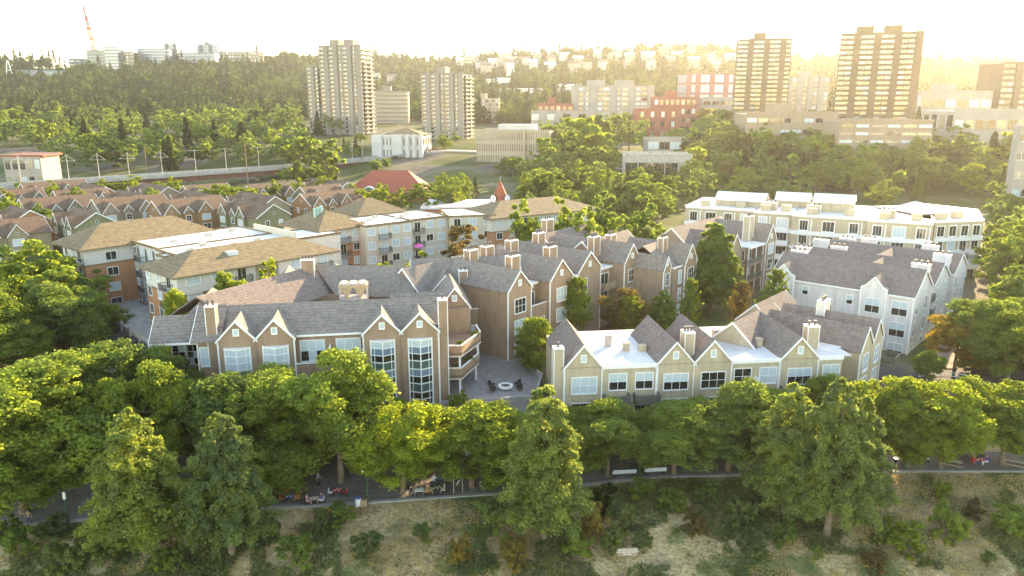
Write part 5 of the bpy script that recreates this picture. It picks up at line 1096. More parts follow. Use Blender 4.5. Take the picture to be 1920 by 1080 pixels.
# --- random woods of single trees beyond, kept clear of what the photo shows open
KEEP = [(690, 240, 805, 284), (890, 228, 1000, 292), (640, 330, 800, 366), (905, 330, 965, 392), (735, 286, 925, 322), (-20, 285, 80, 345), (-50, 352, 640, 470), (575, 80, 692, 212), (786, 120, 884, 244), (1170, 288, 1260, 312), (1070, 155, 1230, 208), (1384, 60, 1490, 205), (1576, 40, 1740, 205), (1284, 135, 1386, 200), (1226, 180, 1300, 232), (1275, 390, 1840, 540), (692, 168, 764, 205), (1000, 200, 1080, 222), (640, 395, 930, 520)]
def viaduct_y(px): return np.interp(px, [0, 300, 550, 740], [350, 330, 313, 294])
rng = np.random.default_rng(5)
MASS = []
def wood(n, nm, x0, x1, y0, y1, h0, h1, leaves, label, group, con=.1, wide=(.40, .56)):
    c = 0; tries = 0; out = []
    while c < n + nm and tries < (n + nm) * 45:
        tries += 1; px = rng.uniform(x0, x1); py = rng.uniform(y0, y1); b_ = hit(px, py)
        if b_ is None: continue
        h = rng.uniform(h0, h1); tp = prj(b_.x, b_.y, b_.z + h)[1]; r = h * rng.uniform(*wide); rp = r * F / b_.y
        if any(px + rp * .8 > k[0] and px - rp * .8 < k[2] and tp < k[3] and py > k[1] for k in KEEP): continue
        if px < 740 and tp < viaduct_y(px) - 2 < py + 10 and py > viaduct_y(px) - 3: continue
        if any((px - q[0]) ** 2 + ((py - q[1]) * 2.2) ** 2 < (rp * (.62 if c < n else .4)) ** 2 for q in out): continue
        out.append((px, py, b_, h, r)); c += 1
    out.sort(key=lambda q: -q[4] / q[2].y)
    for q in out[n:]: MASS.append(q)
    out = out[:n]; md = sorted(q[1] for q in out)[len(out) // 2]
    for rank, sel in (('front', [q for q in out if q[1] >= md]), ('rear', [q for q in out if q[1] < md])):
        sel.sort(key=lambda q: q[0])
        for k, (px, py, b_, h, r) in enumerate(sel):
            u = rng.random(); kd = 'conifer' if u < con else 'column' if u < con + .05 else 'round'
            if kd != 'round': r *= .55; h *= 1.15
            tree(kd, b_, h, r, leaves[rng.integers(len(leaves))] if kd != 'conifer' else 'd', f'{dict(conifer="conical ", column="slim ", round="")[kd]}{label}, {ORD[k]} from left in {rank} rank', group=group)
wood(44, 170, -60, 575, 222, 324, 10, 17, 'aaabbg', 'green tree beyond the viaduct', 'trees beyond the viaduct')
wood(26, 130, -60, 1000, 208, 258, 13, 20, 'aaabg', 'green tree round the grey towers', 'trees round the grey towers')
wood(14, 0, 640, 900, 262, 300, 5, 8, 'aab', 'small street tree near the white hall', 'street trees near the white hall')
wood(24, 30, 470, 660, 325, 392, 9, 15, 'bbba', 'bright tree left of the red roof', 'bright trees by the red roof')
wood(26, 20, 640, 1010, 318, 396, 6, 11, 'bbaa', 'leafy tree near the clock tower', 'trees by the clock tower')
wood(46, 110, 925, 1420, 228, 345, 10, 19, 'aaabbd', 'leafy tree on the middle slope', 'trees on the middle slope')
wood(32, 60, 960, 1330, 335, 425, 9, 15, 'aabd', 'leafy tree behind the brown terrace', 'trees behind the brown terrace')
wood(50, 170, 1330, 1960, 235, 355, 10, 18, 'aaabbd', 'leafy tree before the dark offices', 'trees before the dark offices')
wood(22, 30, 1280, 1960, 345, 400, 8, 14, 'aabb', 'leafy tree behind the flat-roofed block', 'trees behind the flat-roofed block')
wood(12, 90, 1330, 1960, 190, 250, 10, 16, 'aabd', 'tree beside the far right halls', 'trees by the far right halls')
wood(26, 30, 1800, 2000, 400, 700, 8, 14, 'aab', 'leafy tree on the right edge slope', 'trees on the right slope')
wood(12, 6, -60, 150, 470, 700, 9, 14, 'aab', 'leafy tree massed at the left edge', 'trees at the left edge')
Ps, Ns, Ss = [], [], []
for (px, py, b_, h, r) in MASS:
    P, N = crown_round(rng, 26, 16); P = P * np.array([r / 4.3, r / 4.3, h / 10]); Ps.append(P + np.array(b_)); Ns.append(N)
mo = link('leafy_woods', leaf_mesh('leafy_woods', np.concatenate(Ps), np.concatenate(Ns), 1.55, LF['a'], rng)); mo['kind'] = 'stuff'; tag(mo, 'mass of leafy trees filling the gaps between the city blocks', 'woods')
for k, (px, py, h, kd, lf) in enumerate([(1095, 318, 30, 'round', 'b'), (1320, 245, 17, 'round', 'o'), (565, 335, 22, 'round', 'b'), (612, 335, 20, 'round', 'b')]):
    b_ = hit(px, py); tree(kd, b_, h, h * (.46 if k != 1 else .9), lf, ('tallest sunlit tree right of the precast office', 'wide bronze tree in front of the pink brick block', 'bright tree beside the tall utility pole, left of a pair', 'bright tree beside the tall utility pole, right of a pair')[k])
# courtyard clumps in the terraced quarter
ct = sorted([(25, 440, 50), (45, 385, 34), (205, 378, 60), (245, 376, 64), (375, 406, 60), (425, 407, 100), (470, 404, 70), (100, 395, 34), (150, 412, 40), (300, 388, 44), (330, 378, 40), (520, 395, 44), (12, 408, 40), (85, 440, 44), (290, 412, 40), (560, 388, 40), (180, 388, 34), (610, 384, 40)])
for k, (px, py, w_) in enumerate(ct):
    b_ = at(px, py, 3); tree('round', b_, rng.uniform(8.5, 11.5), w_ / 2 * b_.y / F, 'b' if k % 3 else 'a', f'bright courtyard tree among the terraced roofs, {ORD[k]} from the left', group='courtyard trees')
for k, (px, pyt, w_, Y) in enumerate([(672, 352, 44, 262), (712, 346, 60, 258), (752, 352, 50, 262), (790, 344, 64, 262), (840, 348, 44, 270), (655, 345, 40, 285)]):
    b_ = aty(px, pyt, Y); h_ = b_.z; b_.z = hz(b_.x, b_.y); tree('round', b_, h_ - b_.z, w_ / 2 * Y / F, 'b', f'bright tree before the red-roofed hall, {ORD[[1, 2, 3, 4, 5, 0][k]]} from the left', group='trees before the red-roofed hall')

# --- far forest on the hills: too many to count, one mass
def forest(name, label, n, con, seed, leaf, ymax=1.0):
    rng = np.random.default_rng(seed); T = []
    px = rng.uniform(-220, 2150, n * 3); f = rng.uniform(-.25, 1.12, n * 3)
    D = np.interp(px, KU, KD); Y0 = np.interp(px, KU, K0); Y = Y0 + (D - Y0) * f; X = (px - 960) / F * Y; Z = hgt(X, Y)
    qx, qy = prj(X, Y, Z)
    ok = np.ones(len(px), bool)
    for (hx, hy, _) in hh: ok &= ~((abs(qx - hx) < 11) & (qy > hy - 3) & (qy < hy + 15))
    for (a, b2, c, d) in [(120, 84, 255, 138), (250, 80, 490, 128), (20, 128, 130, 150), (0, 165, 50, 185), (945, 140, 970, 160), (908, 150, 960, 168), (1040, 165, 1092, 186), (932, 172, 1030, 186)]: ok &= ~((qx > a) & (qx < c) & (qy > b2) & (qy < d + (4 if d > 140 else 0)))
    X, Y, Z = X[ok][:n], Y[ok][:n], Z[ok][:n]; n = len(X)
    nt_ = 46 if con else 44; V = []
    h = 12 + 22 * rng.random(n) ** 1.6 if con else rng.uniform(9, 19, n); r = h * (rng.uniform(.15, .21, n) if con else rng.uniform(.38, .5, n))
    t = rng.uniform(0, 1, (n, nt_)); az = rng.uniform(0, 6.283, (n, nt_))
    if con: rr = (1 - t) ** .8 * r[:, None] * rng.uniform(.35, 1.05, (n, nt_)); zz = h[:, None] * (.06 + .94 * t)
    else: rr = np.sqrt(np.maximum(1 - (2 * t - 1) ** 2, 0)) * r[:, None] * rng.uniform(.6, 1.05, (n, nt_)); zz = h[:, None] * (.15 + .85 * t)
    C = np.stack([X[:, None] + rr * np.cos(az), Y[:, None] + rr * np.sin(az), Z[:, None] - 1 + zz], -1).reshape(-1, 3)
    s = np.repeat(h * (.085 if con else .14), nt_) * (np.repeat(np.ones(n), nt_)); tt = t.ravel()
    if con: s = s * (1.35 - tt)
    m = len(C); tri = np.array([[0, 0, .75], [-.9, 0, -.6], [.9, 0, -.6]]); o = rng.normal(size=(m, 3, 3)) * .45
    ca, sa = np.cos(az.ravel() + 1.57), np.sin(az.ravel() + 1.57)
    L = (tri[None] + o) * s[:, None, None] * 1.25; Vx = L[..., 0] * ca[:, None] - L[..., 1] * sa[:, None]; Vy = L[..., 0] * sa[:, None] + L[..., 1] * ca[:, None]
    V = (np.stack([Vx, Vy, L[..., 2]], -1) + C[:, None, :]).reshape(-1, 3)
    me = bpy.data.meshes.new(name); me.vertices.add(3 * m); me.vertices.foreach_set('co', V.ravel()); me.loops.add(3 * m); me.loops.foreach_set('vertex_index', np.arange(3 * m)); me.polygons.add(m)
    me.polygons.foreach_set('loop_start', np.arange(0, 3 * m, 3)); me.materials.append(leaf); me.update(calc_edges=True)
    o = link(name, me); o['kind'] = 'stuff'; tag(o, label, 'forest'); return o
forest('conifer_forest', 'dark conifer forest covering the hills on the horizon', 4300, True, 3, LF['f'])
forest('broadleaf_forest', 'mixed green broadleaf woods on the hill slopes', 6000, False, 4, LF['g'])
rx = sorted([500 + rng.uniform(0, 900) for k in range(32)] + [rng.uniform(0, 150) for k in range(7)] + [rng.uniform(1500, 1900) for k in range(9)])
for k, px in enumerate(rx):
    D = float(np.interp(px, KU, KD)) * rng.uniform(.94, 1.0); X = (px - 960) / F * D
    tree('conifer', Vector((X, D, hz(X, D) - 1)), rng.uniform(26, 38), rng.uniform(4.5, 7), 'f', f'tall dark conifer on the ridge skyline, {ORD[k]} from the left', group='conifers on the ridge', lod='m')

# ================================================================ bank planting
def shrub_proto(k, lod=0):
    key = ('shrub', k)
    if key not in PROTO:
        r_ = np.random.default_rng(k + 90); P, N = crown_round(r_, 60, 70, 1.0, -.1, 1.5); PROTO[key] = leaf_mesh('foliage', P, N, .15, LF['s'], r_)
    return PROTO[key]
SH = [(793, 1022, 40, 34, 'a', 'round clipped green shrub alone on the dry grass'), (690, 1045, 60, 40, 's', 'loose green shrub left of the clipped round shrub'), (868, 1062, 45, 60, 'o', 'tall yellowing shrub on the dry bank'), (920, 1010, 70, 60, 'a', 'dark green shrub left of the lone cypress trunk'), (962, 1070, 55, 55, 'o', 'yellow shrub below the lone cypress'), (955, 1040, 45, 35, 'a', 'small green shrub beside the yellow shrub'), (1110, 1018, 62, 62, 'o', 'orange-leaved shrub right of the lone cypress'), (1082, 1045, 62, 50, 'a', 'green shrub in front of the orange-leaved shrub'), (1145, 1030, 50, 45, 's', 'grey-green shrub beside the orange-leaved shrub'), (1165, 1000, 60, 50, 's', 'grey-green shrub uphill of the bank sign'), (1205, 1030, 40, 30, 's', 'low grey-green shrub right of the bank sign'),
 (1690, 1030, 95, 50, 'b', 'sunlit spreading shrub below the cypress clump'), (1648, 1025, 40, 34, 's', 'grey shrub left of the sunlit spreading shrub'), (1763, 938, 34, 32, 'b', 'small round golden shrub on the dry slope'), (1772, 1005, 72, 60, 'a', 'dark feathery shrub on the right slope'), (1890, 1010, 90, 50, 'a', 'olive shrub at the right edge of the bank'), (1822, 975, 40, 34, 'r', 'brownish shrub on the right slope'), (1470, 1020, 50, 48, 'a', 'green shrub below the left cypress of the clump'), (1530, 1050, 30, 26, 'a', 'small green shrub below the tallest cypress'), (1410, 1045, 60, 50, 's', 'straggling shrub left below the cypress clump'), (1640, 1070, 55, 40, 'r', 'reddish shrub near the stones'), (1850, 1060, 30, 22, 'a', 'small green tuft at the stones on the right'), (1730, 1065, 30, 22, 's', 'small grey tuft at the stones'),
 (600, 1000, 34, 40, 's', 'pale flowering shrub on the left bank'), (560, 1060, 80, 50, 'a', 'broad green shrub on the left bank'), (500, 1030, 60, 50, 's', 'grey-green shrub right of the cypress pair'), (335, 1075, 50, 46, 'a', 'bright green shrub between the cypress trunks'), (300, 1072, 44, 36, 'a', 'bright green shrub at the left cypress trunk'), (200, 1050, 70, 44, 's', 'whitish shrub left of the cypress pair'), (120, 1065, 80, 50, 's', 'grey-green shrub low at the left'), (40, 1050, 70, 50, 'a', 'green shrub at the bottom left corner'), (100, 1005, 70, 30, 's', 'low shrub below the plaza edge'), (20, 1005, 50, 30, 'a', 'low green shrub at the left edge below the plaza'), (640, 985, 60, 34, 'a', 'low shrub below the red standpipe'), (1260, 960, 60, 40, 'a', 'green shrub below the white benches'), (1330, 940, 60, 36, 'a', 'green shrub left of the cypress clump by the promenade'), (1200, 940, 56, 36, 'b', 'yellow-green shrub below the left bench'), (1390, 985, 56, 46, 's', 'shrub in the hollow left of the cypress clump'), (1300, 1000, 50, 40, 'r', 'brown-tinged shrub on the bare earth patch'), (905, 965, 40, 26, 'a', 'small dark shrub at the promenade edge by the white-shirted diner'), (1130, 960, 60, 44, 'd', 'dark shrub under the lone cypress branches'), (862, 758, 40, 22, 'b', 'round shrub on the terrace corner of the brown house')]
for k, (px, py, w_, h_, lf, lb) in enumerate(SH):
    b_ = hit(px, py) if py > 800 else at(px, py, 4.1); s_ = F / (b_.y * CP + CH * SP)
    e = empty('shrub', b_, k * 1.3, lb, 'shrub', 'shrubs on the river bank' if py > 800 else None); e.scale = (w_ / 2 / s_, w_ / 2 / s_, h_ / s_ / 1.25)
    c = link('foliage', shrub_proto(k % 3), e); c.material_slots[0].link = 'OBJECT'; c.material_slots[0].material = LF[lf]
    MB().bar((0, 0, -.2), (.05, 0, .6), .16, n=6, w2=.06).bar((0, 0, .1), (.3, .1, .8), .08, n=5, w2=.03).bar((0, 0, .1), (-.25, -.15, .8), .08, n=5, w2=.03).build('stem', M['bark'], e)
def vnoise(X, Y, f, seed):
    r_ = np.random.default_rng(seed).random((64, 64)); x, y = X * f, Y * f; xi, yi = np.floor(x).astype(int), np.floor(y).astype(int); u, v = x - xi, y - yi; u = u * u * (3 - 2 * u); v = v * v * (3 - 2 * v)
    g = lambda a, b2: r_[a % 64, b2 % 64]
    return (g(xi, yi) * (1 - u) + g(xi + 1, yi) * u) * (1 - v) + (g(xi, yi + 1) * (1 - u) + g(xi + 1, yi + 1) * u) * v
def cover(name, label, cat, n, m, size, fn, seed, zmax, blades=False):
    r_ = np.random.default_rng(seed); X = r_.uniform(-62, 66, n); e_ = np.interp(X, EX, EY); Y = e_ - .6 - r_.uniform(0, 1, n) ** 1.0 * 19
    keep = fn(X, Y) ; X, Y = X[keep], Y[keep]; Z = hgt(X, Y); N = r_.normal(size=(len(X), 3)) * .7 + (0, 0, 0 if blades else 1)
    if blades: N[:, 2] *= .15
    P = np.stack([X, Y, Z + r_.uniform(0, 1, len(X)) * zmax], 1)
    o = link(name, leaf_mesh(name, P, N, size, m, r_, .35 if blades else .8)); o['kind'] = 'stuff'; tag(o, label, cat)
def qpx(X, Y): return prj(X, Y, -1.5)
def f_green(X, Y):
    px, py = qpx(X, Y); n = .62 * vnoise(X, Y, .22, 1) + .38 * vnoise(X, Y, .7, 2); z = np.where(((px > 1090) & (px < 1420) & (py < 1000)) | ((px > 470) & (px < 640)) | ((px > 960) & (px < 1420) & (py > 1045)) | (px < 430), .2, 0) - np.where((px > 640) & (px < 900) & (py < 1060), .2, 0) - np.where(px > 1620, .12, 0); return n + z > .60
def f_dry(X, Y):
    px, py = qpx(X, Y); n = .6 * vnoise(X, Y, .2, 5) + .4 * vnoise(X, Y, .9, 6); z = np.where(((px > 640) & (px < 900)) | (px > 1600), .2, -.05); return n + z > .55
def f_patch(X, Y): px, py = qpx(X, Y); return (.6 * vnoise(X, Y, .3, 8) + .4 * vnoise(X, Y, 1.1, 9)) + np.where((px > 1150) & (px < 1400), .05, 0) > .66
cover('ground_cover', 'low green creeping plants covering the river bank', 'ground cover', 190000, LF['s'], .22, f_green, 1, .35)
cover('dry_grass', 'short dry yellow grass on the river bank', 'grass', 130000, LF['t'], .24, f_dry, 2, .16, True)
cover('dry_brush', 'patches of brownish brush on the river bank', 'brush', 26000, LF['r'], .2, f_patch, 3, .35)
# stones at the water's edge
r_ = np.random.default_rng(12); mb = MB()
for k in range(1500):
    X = r_.uniform(-40, 62); Y = float(np.interp(X, EX, EY)) - r_.uniform(15.6, 21) - (3 if X < 0 else 0); s_ = r_.uniform(.12, .42); z = hz(X, Y)
    ring = [(X + s_ * math.cos(a) * r_.uniform(.7, 1.2), Y + s_ * math.sin(a) * r_.uniform(.6, 1.1)) for a in np.linspace(0, 6.28, 7)[:-1]]
    tp_ = [(X + (p[0] - X) * .55, Y + (p[1] - Y) * .55, z + s_ * r_.uniform(.5, .8)) for p in ring]
    n0 = len(mb.v); mb.v += [(p[0], p[1], z - .08) for p in ring] + tp_
    for i_ in range(6): mb.f.append((n0 + i_, n0 + (i_ + 1) % 6, n0 + 6 + (i_ + 1) % 6, n0 + 6 + i_)); mb.m.append(0)
    mb.f.append(tuple(range(n0 + 6, n0 + 12))); mb.m.append(0)
M['rock'] = mat('grey_rock', (.27, .25, .23), .9, .3, 1.2, .4, 6)
o = mb.build('riprap', M['rock']); o['kind'] = 'stuff'; tag(o, 'grey riprap stones along the water edge', 'stones')

# ================================================================ promenade furniture and people
def P0(px, py, z=.04): return at(px, py, z)
def lamp(px, py, h_, label, two=True):
    e = empty('street_lamp', P0(px, py), 0, label, 'street lamp')
    MB().bar((0, 0, 0), (0, 0, .7), .34, n=8, w2=.22).bar((0, 0, .7), (0, 0, h_), .16, n=8, w2=.1).build('post', M['green'], e)
    if two: MB().bar((-.4, 0, h_ - .1), (.4, 0, h_ - .1), .08).build('cross_arm', M['green'], e)
    for x in ((-.38, .38) if two else (0,)):
        l = MB().bar((x, 0, h_ - .05), (x, 0, h_ + .75), .3, n=10, w2=.26).build('lantern', M['lamp'], e); MB().bar((x, 0, h_ + .75), (x, 0, h_ + .88), .36, n=10, w2=.1).build('lantern_cap', M['green'], l)
lamp(690, 938, 3.3, 'dark green twin-lantern lamp beside the waste bin'); lamp(1199, 893, 2.4, 'twin-lantern lamp between the two white benches'); lamp(1697, 876, 2.2, 'single-lantern lamp behind the flat white benches', False); lamp(128, 978, 2.6, 'single-lantern lamp on the left plaza', False)
def bench(px, py, w_, ang, label, back=True):
    e = empty('bench', P0(px, py), R(ang), label, 'bench', 'promenade benches')
    for k in range(4): MB().box(-w_ / 2, w_ / 2, -.25 + k * .14, -.14 + k * .14, .43, .47).build('seat_slat', M['white'], e)
    if back:
        for k in range(3): MB().box(-w_ / 2, w_ / 2, -.32, -.28, .55 + k * .14, .66 + k * .14).build('back_slat', M['white'], e)
    for x in (-w_ / 2 + .2, w_ / 2 - .2): MB().box(x - .04, x + .04, -.3, .28, 0, .425).build('leg', M['dark'], e)
bench(1170, 893, 2.7, 6, 'white slatted bench with backrest, left of the twin-lantern lamp'); bench(1228, 889, 2.5, 6, 'white slatted bench with backrest, right of the twin-lantern lamp')
bench(1688, 866, 1.6, 0, 'short backless white bench behind the right cypress', False); bench(1722, 866, 2.5, 0, 'long backless white bench under the right promenade trees', False)
for k, px in enumerate((1785, 1900)):
    e = empty('picnic_table', P0(px, 874), R(-30), ('wooden picnic table left of the seated group', 'wooden picnic table at the right edge')[k], 'picnic table')
    for q in range(4): MB().box(-1, 1, -.4 + q * .2, -.22 + q * .2, .72, .77).build('table_plank', M['lightwood'], e)
    for y in (-.75, .75): MB().box(-1, 1, y - .14, y + .14, .42, .46).build('seat_plank', M['lightwood'], e)
    for x in (-.7, .7): MB().bar((x, -.7, 0), (x, .25, .7), .09).bar((x, .7, 0), (x, -.25, .7), .09).box(x - .04, x + .04, -.8, .8, .36, .415).build('trestle', M['wood'], e)
def bin_(px, py, body, label):
    e = empty('waste_bin', P0(px, py), 0, label, 'waste bin'); MB().bar((0, 0, 0), (0, 0, .95), .62, n=12, w2=.66).build('body', M[body], e); MB().bar((0, 0, .95), (0, 0, 1.05), .7, n=12, w2=.3).build('lid', M['blue' if body == 'white' else 'dark'], e)
bin_(672, 949, 'white', 'white waste bin with blue lid beside the twin-lantern lamp'); bin_(1668, 884, 'dark', 'dark waste bin behind the right cypress clump')
e = empty('planter_box', P0(683, 948), 0, 'wooden slatted planter box next to the white waste bin', 'planter')
for k in range(5): MB().box(-.35, .35, -.3, -.26, k * .15, k * .15 + .13).build('slat', M['tan'], e)
MB().box(-.35, .35, -.255, .3, 0, .72).build('box', M['wood'], e)
e = empty('standpipe', P0(641, 952), 0, 'small red standpipe at the promenade edge', 'standpipe'); MB().bar((0, 0, 0), (0, 0, .6), .3, n=10, w2=.26).build('barrel', M['red'], e); MB().bar((0, 0, .6), (0, 0, .78), .36, n=10, w2=.12).build('bonnet', M['red'], e); MB().bar((-.28, 0, .42), (.28, 0, .42), .14, n=8).build('outlet', M['red'], e)
e = empty('display_board', P0(859, 924), R(4), 'dark menu board on wooden legs under the promenade tree', 'board'); MB().box(-.48, .48, -.05, 0, .75, 1.65).build('panel', M['dark'], e)
for x in (-.5, .46): MB().box(x, x + .06, -.06, .02, 0, 1.7).build('leg', M['lightwood'], e)
for k in range(3): MB().box(-.15 + .1 * k, -.03 + .1 * k, -.062, -.052, 1.0 + .2 * k, 1.1 + .2 * k).build('notice', M['white'], e)
# bank sign with its three lines of white lettering
sp = hit(1176, 1050); e = empty('bank_sign', sp, R(4), 'weathered wooden bank sign with three lines of white lettering', 'sign')
MB().box(-.95, .95, -.03, .03, .35, 1.2).build('board', M['taupe'], e)
for x in (-.7, .7): MB().box(x - .05, x + .05, .031, .12, -.4, 1.15).build('post', M['wood'], e)
for k, tx in enumerate(('CAUTION DO NOT', 'DISTURB THE NATIVE', 'PLANTS')):
    cu = bpy.data.curves.new('lettering', 'FONT'); cu.body = tx; cu.size = .235; cu.align_x = 'CENTER'; cu.extrude = .004; tmp = bpy.data.objects.new('lettering_curve', cu)
    me = bpy.data.meshes.new_from_object(tmp); bpy.data.objects.remove(tmp); me.materials.clear(); me.materials.append(M['white'])
    l = link('lettering', me, e, (0, -.036, .98 - k * .26)); l.rotation_euler = (R(90), 0, 0)
# people
def person_mesh(pose):
    V = []; E = []; Rr = []; G = []
    def v(p, r, g): V.append(p); Rr.append(r); G.append(g); return len(V) - 1
    def c(a, b2): E.append((a, b2))
    if pose == 'sit': hip, kn, ft, zh = .48, (.42, .50), (.44, .06), .48
    else: zh = .92
    pel = v((0, 0, zh), .14, 2); sp_ = v((0, .0, zh + .25), .135, 1); ch = v((0, .02, zh + .45), .15, 1); nk = v((0, .0, zh + .58), .06, 0); hd = v((0, -.02, zh + .70), .095, 0); tp = v((0, .0, zh + .80), .085, 4); ns = v((0, -.12, zh + .69), .02, 0)
    for a, b2 in ((pel, sp_), (sp_, ch), (ch, nk), (nk, hd), (hd, tp), (hd, ns)): c(a, b2)
    for s in (-1, 1):
        sh = v((s * .19, .02, zh + .50), .065, 1); c(ch, sh)
        if pose == 'sit': el, wr = (s * .24, -.10, zh + .24), (s * .14, -.34, zh + .27)
        else: el, wr = (s * .26, .03 - s * .06, zh + .22), (s * .27, -.06 - s * .12, zh - .02)
        e1 = v(el, .048, 1); w1 = v(wr, .034, 0); c(sh, e1); c(e1, w1); d = (Vector(wr) - Vector(el)).normalized(); pm2 = v(tuple(Vector(wr) + d * .07), .036, 0); c(w1, pm2)
        for f_ in range(4):
            off = Vector((.024 * (f_ - 1.5), 0, 0)); a = v(tuple(Vector(wr) + d * .13 + off), .011, 0); b2 = v(tuple(Vector(wr) + d * (.165 - .01 * abs(f_ - 1.5)) + off + Vector((0, 0, -.02))), .009, 0); c(pm2, a); c(a, b2)
        th = v(tuple(Vector(wr) + d * .08 + Vector((-s * .05, 0, .01))), .012, 0); c(w1, th)
        hp = v((s * .10, 0, zh - .03), .1, 2); c(pel, hp)
        if pose == 'sit': k_, a_k, t_ = (s * .12, -.42, .50), (s * .12, -.44, .09), (s * .13, -.60, .04)
        else: k_, a_k, t_ = (s * .11, -.06 + s * .10, .50), (s * .11, .02 + s * .22, .09), (s * .12, -.13 + s * .22, .04)
        k1 = v(k_, .075, 2); a1 = v(a_k, .048, 2); t1 = v(t_, .04, 3); c(hp, k1); c(k1, a1); c(a1, t1)
    me = bpy.data.meshes.new('skeleton'); me.from_pydata(V, E, []); o = bpy.data.objects.new('person_tmp', me); col.objects.link(o)
    o.modifiers.new('skin', 'SKIN'); sv = me.skin_vertices[0].data
    for i_ in range(len(V)): sv[i_].radius = (Rr[i_], Rr[i_] * (.8 if G[i_] in (1, 2) else 1)); sv[i_].use_root = (i_ == 0)
    o.modifiers.new('sub', 'SUBSURF').levels = 1
    dg = bpy.context.evaluated_depsgraph_get(); out = bpy.data.meshes.new_from_object(o.evaluated_get(dg)); bpy.data.objects.remove(o)
    for m_ in ('skin', 'white', 'denim', 'dark', 'hair'): out.materials.append(M[m_])
    A = np.array(V); mid = [(A[a] * .5 + A[b2] * .5, max(G[a], G[b2]) if 4 in (G[a], G[b2]) else G[b2]) for a, b2 in E]; Q = np.array([m_[0] for m_ in mid] + [tuple(p) for p in A]); GG = [m_[1] for m_ in mid] + G
    for p in out.polygons: p.material_index = GG[int(np.argmin(((Q - np.array(p.center)) ** 2).sum(1)))]; p.use_smooth = True
    return out
PM = {k: person_mesh(k) for k in ('sit', 'walk')}
def person(px, py, pose, ang, shirt, legs, hair, label, z=.04):
    o = link('person', PM[pose], None, P0(px, py, z), R(ang))
    for i_, m_ in ((1, shirt), (2, legs), (4, hair)): o.material_slots[i_].link = 'OBJECT'; o.material_slots[i_].material = M[m_]
    return tag(o, label, 'person')
CHAIR = None
def chair(px, py, ang, m, label):
    e = empty('chair', P0(px, py), R(ang), label, 'chair', 'promenade chairs')
    MB().box(-.22, .22, -.22, .22, .42, .46).build('seat', M[m], e); MB().box(-.22, .22, .18, .22, .46, .9).build('backrest', M[m], e)
    for x in (-.2, .2):
        for y in (-.2, .2): MB().box(x - .018, x + .018, y - .018, y + .018, 0, .418).build('leg', M['dark'], e)
def table(px, py, m, label, w_=.9, cloth=None):
    e = empty('table', P0(px, py), R(5), label, 'table', 'promenade dining tables'); MB().box(-w_ / 2, w_ / 2, -.38, .38, .72, .76).build('table_top', M[m], e)
    for x in (-w_ / 2 + .06, w_ / 2 - .06):
        for y in (-.32, .32): MB().box(x - .02, x + .02, y - .02, y + .02, 0, .718).build('leg', M['dark'], e)
    for k in range(4): MB().bar((-w_ / 3 + k * w_ / 4.5, -.12 + (k % 2) * .22, .762), (-w_ / 3 + k * w_ / 4.5, -.12 + (k % 2) * .22, .78 + .1 * (k % 2)), .2 - .1 * (k % 2), n=10).build('plate' if k % 2 == 0 else 'glass_tumbler', M['white' if k % 2 == 0 else 'g_blind'], e)
def dine(px, py, tm, tl, seats):
    table(px, py, tm, tl)
    for (dx, dy, ang, cm, pr, lb) in seats:
        chair(px + dx, py + dy, ang, cm, lb[0])
        if pr: person(px + dx, py + dy, 'sit', ang, pr[0], pr[1], pr[2], lb[1])
dine(545, 942, 'blue', 'blue-topped table at the left end of the diners', [(-15, 0, 90, 'orangec', None, ('empty orange chair left of the blue-topped table',)), (15, -2, -90, 'orangec', ('orangec', 'tan', 'blond'), ('orange chair right of the blue-topped table', 'person in orange sitting at the blue-topped table')), (-6, -14, 180, 'orangec', None, ('empty orange chair behind the blue-topped table',))])
dine(590, 946, 'tan', 'small table between a person in pink and one in purple', [(-14, 1, 90, 'dark', ('pinkc', 'pinkc', 'blond'), ('dark chair under the person in pink', 'person in pink with fair hair sitting at a small table')), (14, -2, -90, 'white', ('purple', 'white', 'hair'), ('white chair under the person in purple', 'person in purple top and white trousers sitting at a small table'))])
dine(634, 930, 'red', 'empty red-brown table near the red standpipe', [(-14, 0, 90, 'white', None, ('empty white chair left of the red-brown table',)), (14, -1, -90, 'red', None, ('empty red chair right of the red-brown table',))])
dine(786, 930, 'white', 'white-clothed table left of the menu board', [(-15, 1, 90, 'dark', ('black', 'grey', 'hair'), ('dark chair under the person in black', 'person in black sitting at the white-clothed table')), (15, -2, -90, 'orangec', ('brown', 'tan', 'hair'), ('orange chair under the person in brown', 'person in brown sitting at the white-clothed table'))])
dine(819, 926, 'green', 'green table just left of the menu board', [(-15, 1, 90, 'dark', ('tan', 'tan', 'hair'), ('dark chair under the person in tan', 'person in tan sitting left at the green table')), (15, 0, -90, 'dark', ('grey', 'lightwood', 'hair'), ('dark chair under the person in grey', 'person in grey sitting right at the green table'))])
dine(826, 907, 'blue', 'table behind the green table', [(-12, 0, 90, 'white', ('white', 'denim', 'hair'), ('white chair at the rear table', 'person in white sitting at the rear table'))])
dine(913, 920, 'tan', 'table at the right end of the diners', [(-12, 1, 90, 'dark', ('grey', 'white', 'hair'), ('dark chair left of the rightmost table', 'person in grey top and white trousers at the rightmost table')), (13, -1, -90, 'dark', ('white', 'grey', 'hair'), ('dark chair under the white-shirted diner', 'white-shirted person sitting at the rightmost table'))])
dine(1836, 872, 'red', 'red table under the right-hand promenade trees', [(-12, 1, 90, 'red', ('red', 'denim', 'hair'), ('red chair left of the red table', 'person in red sitting at the red table')), (13, 0, -90, 'blue', ('purple', 'white', 'hair'), ('blue chair right of the red table', 'person in purple sitting at the red table')), (2, -9, 180, 'dark', ('blue', 'black', 'blond'), ('dark chair behind the red table', 'person in blue sitting behind the red table'))])
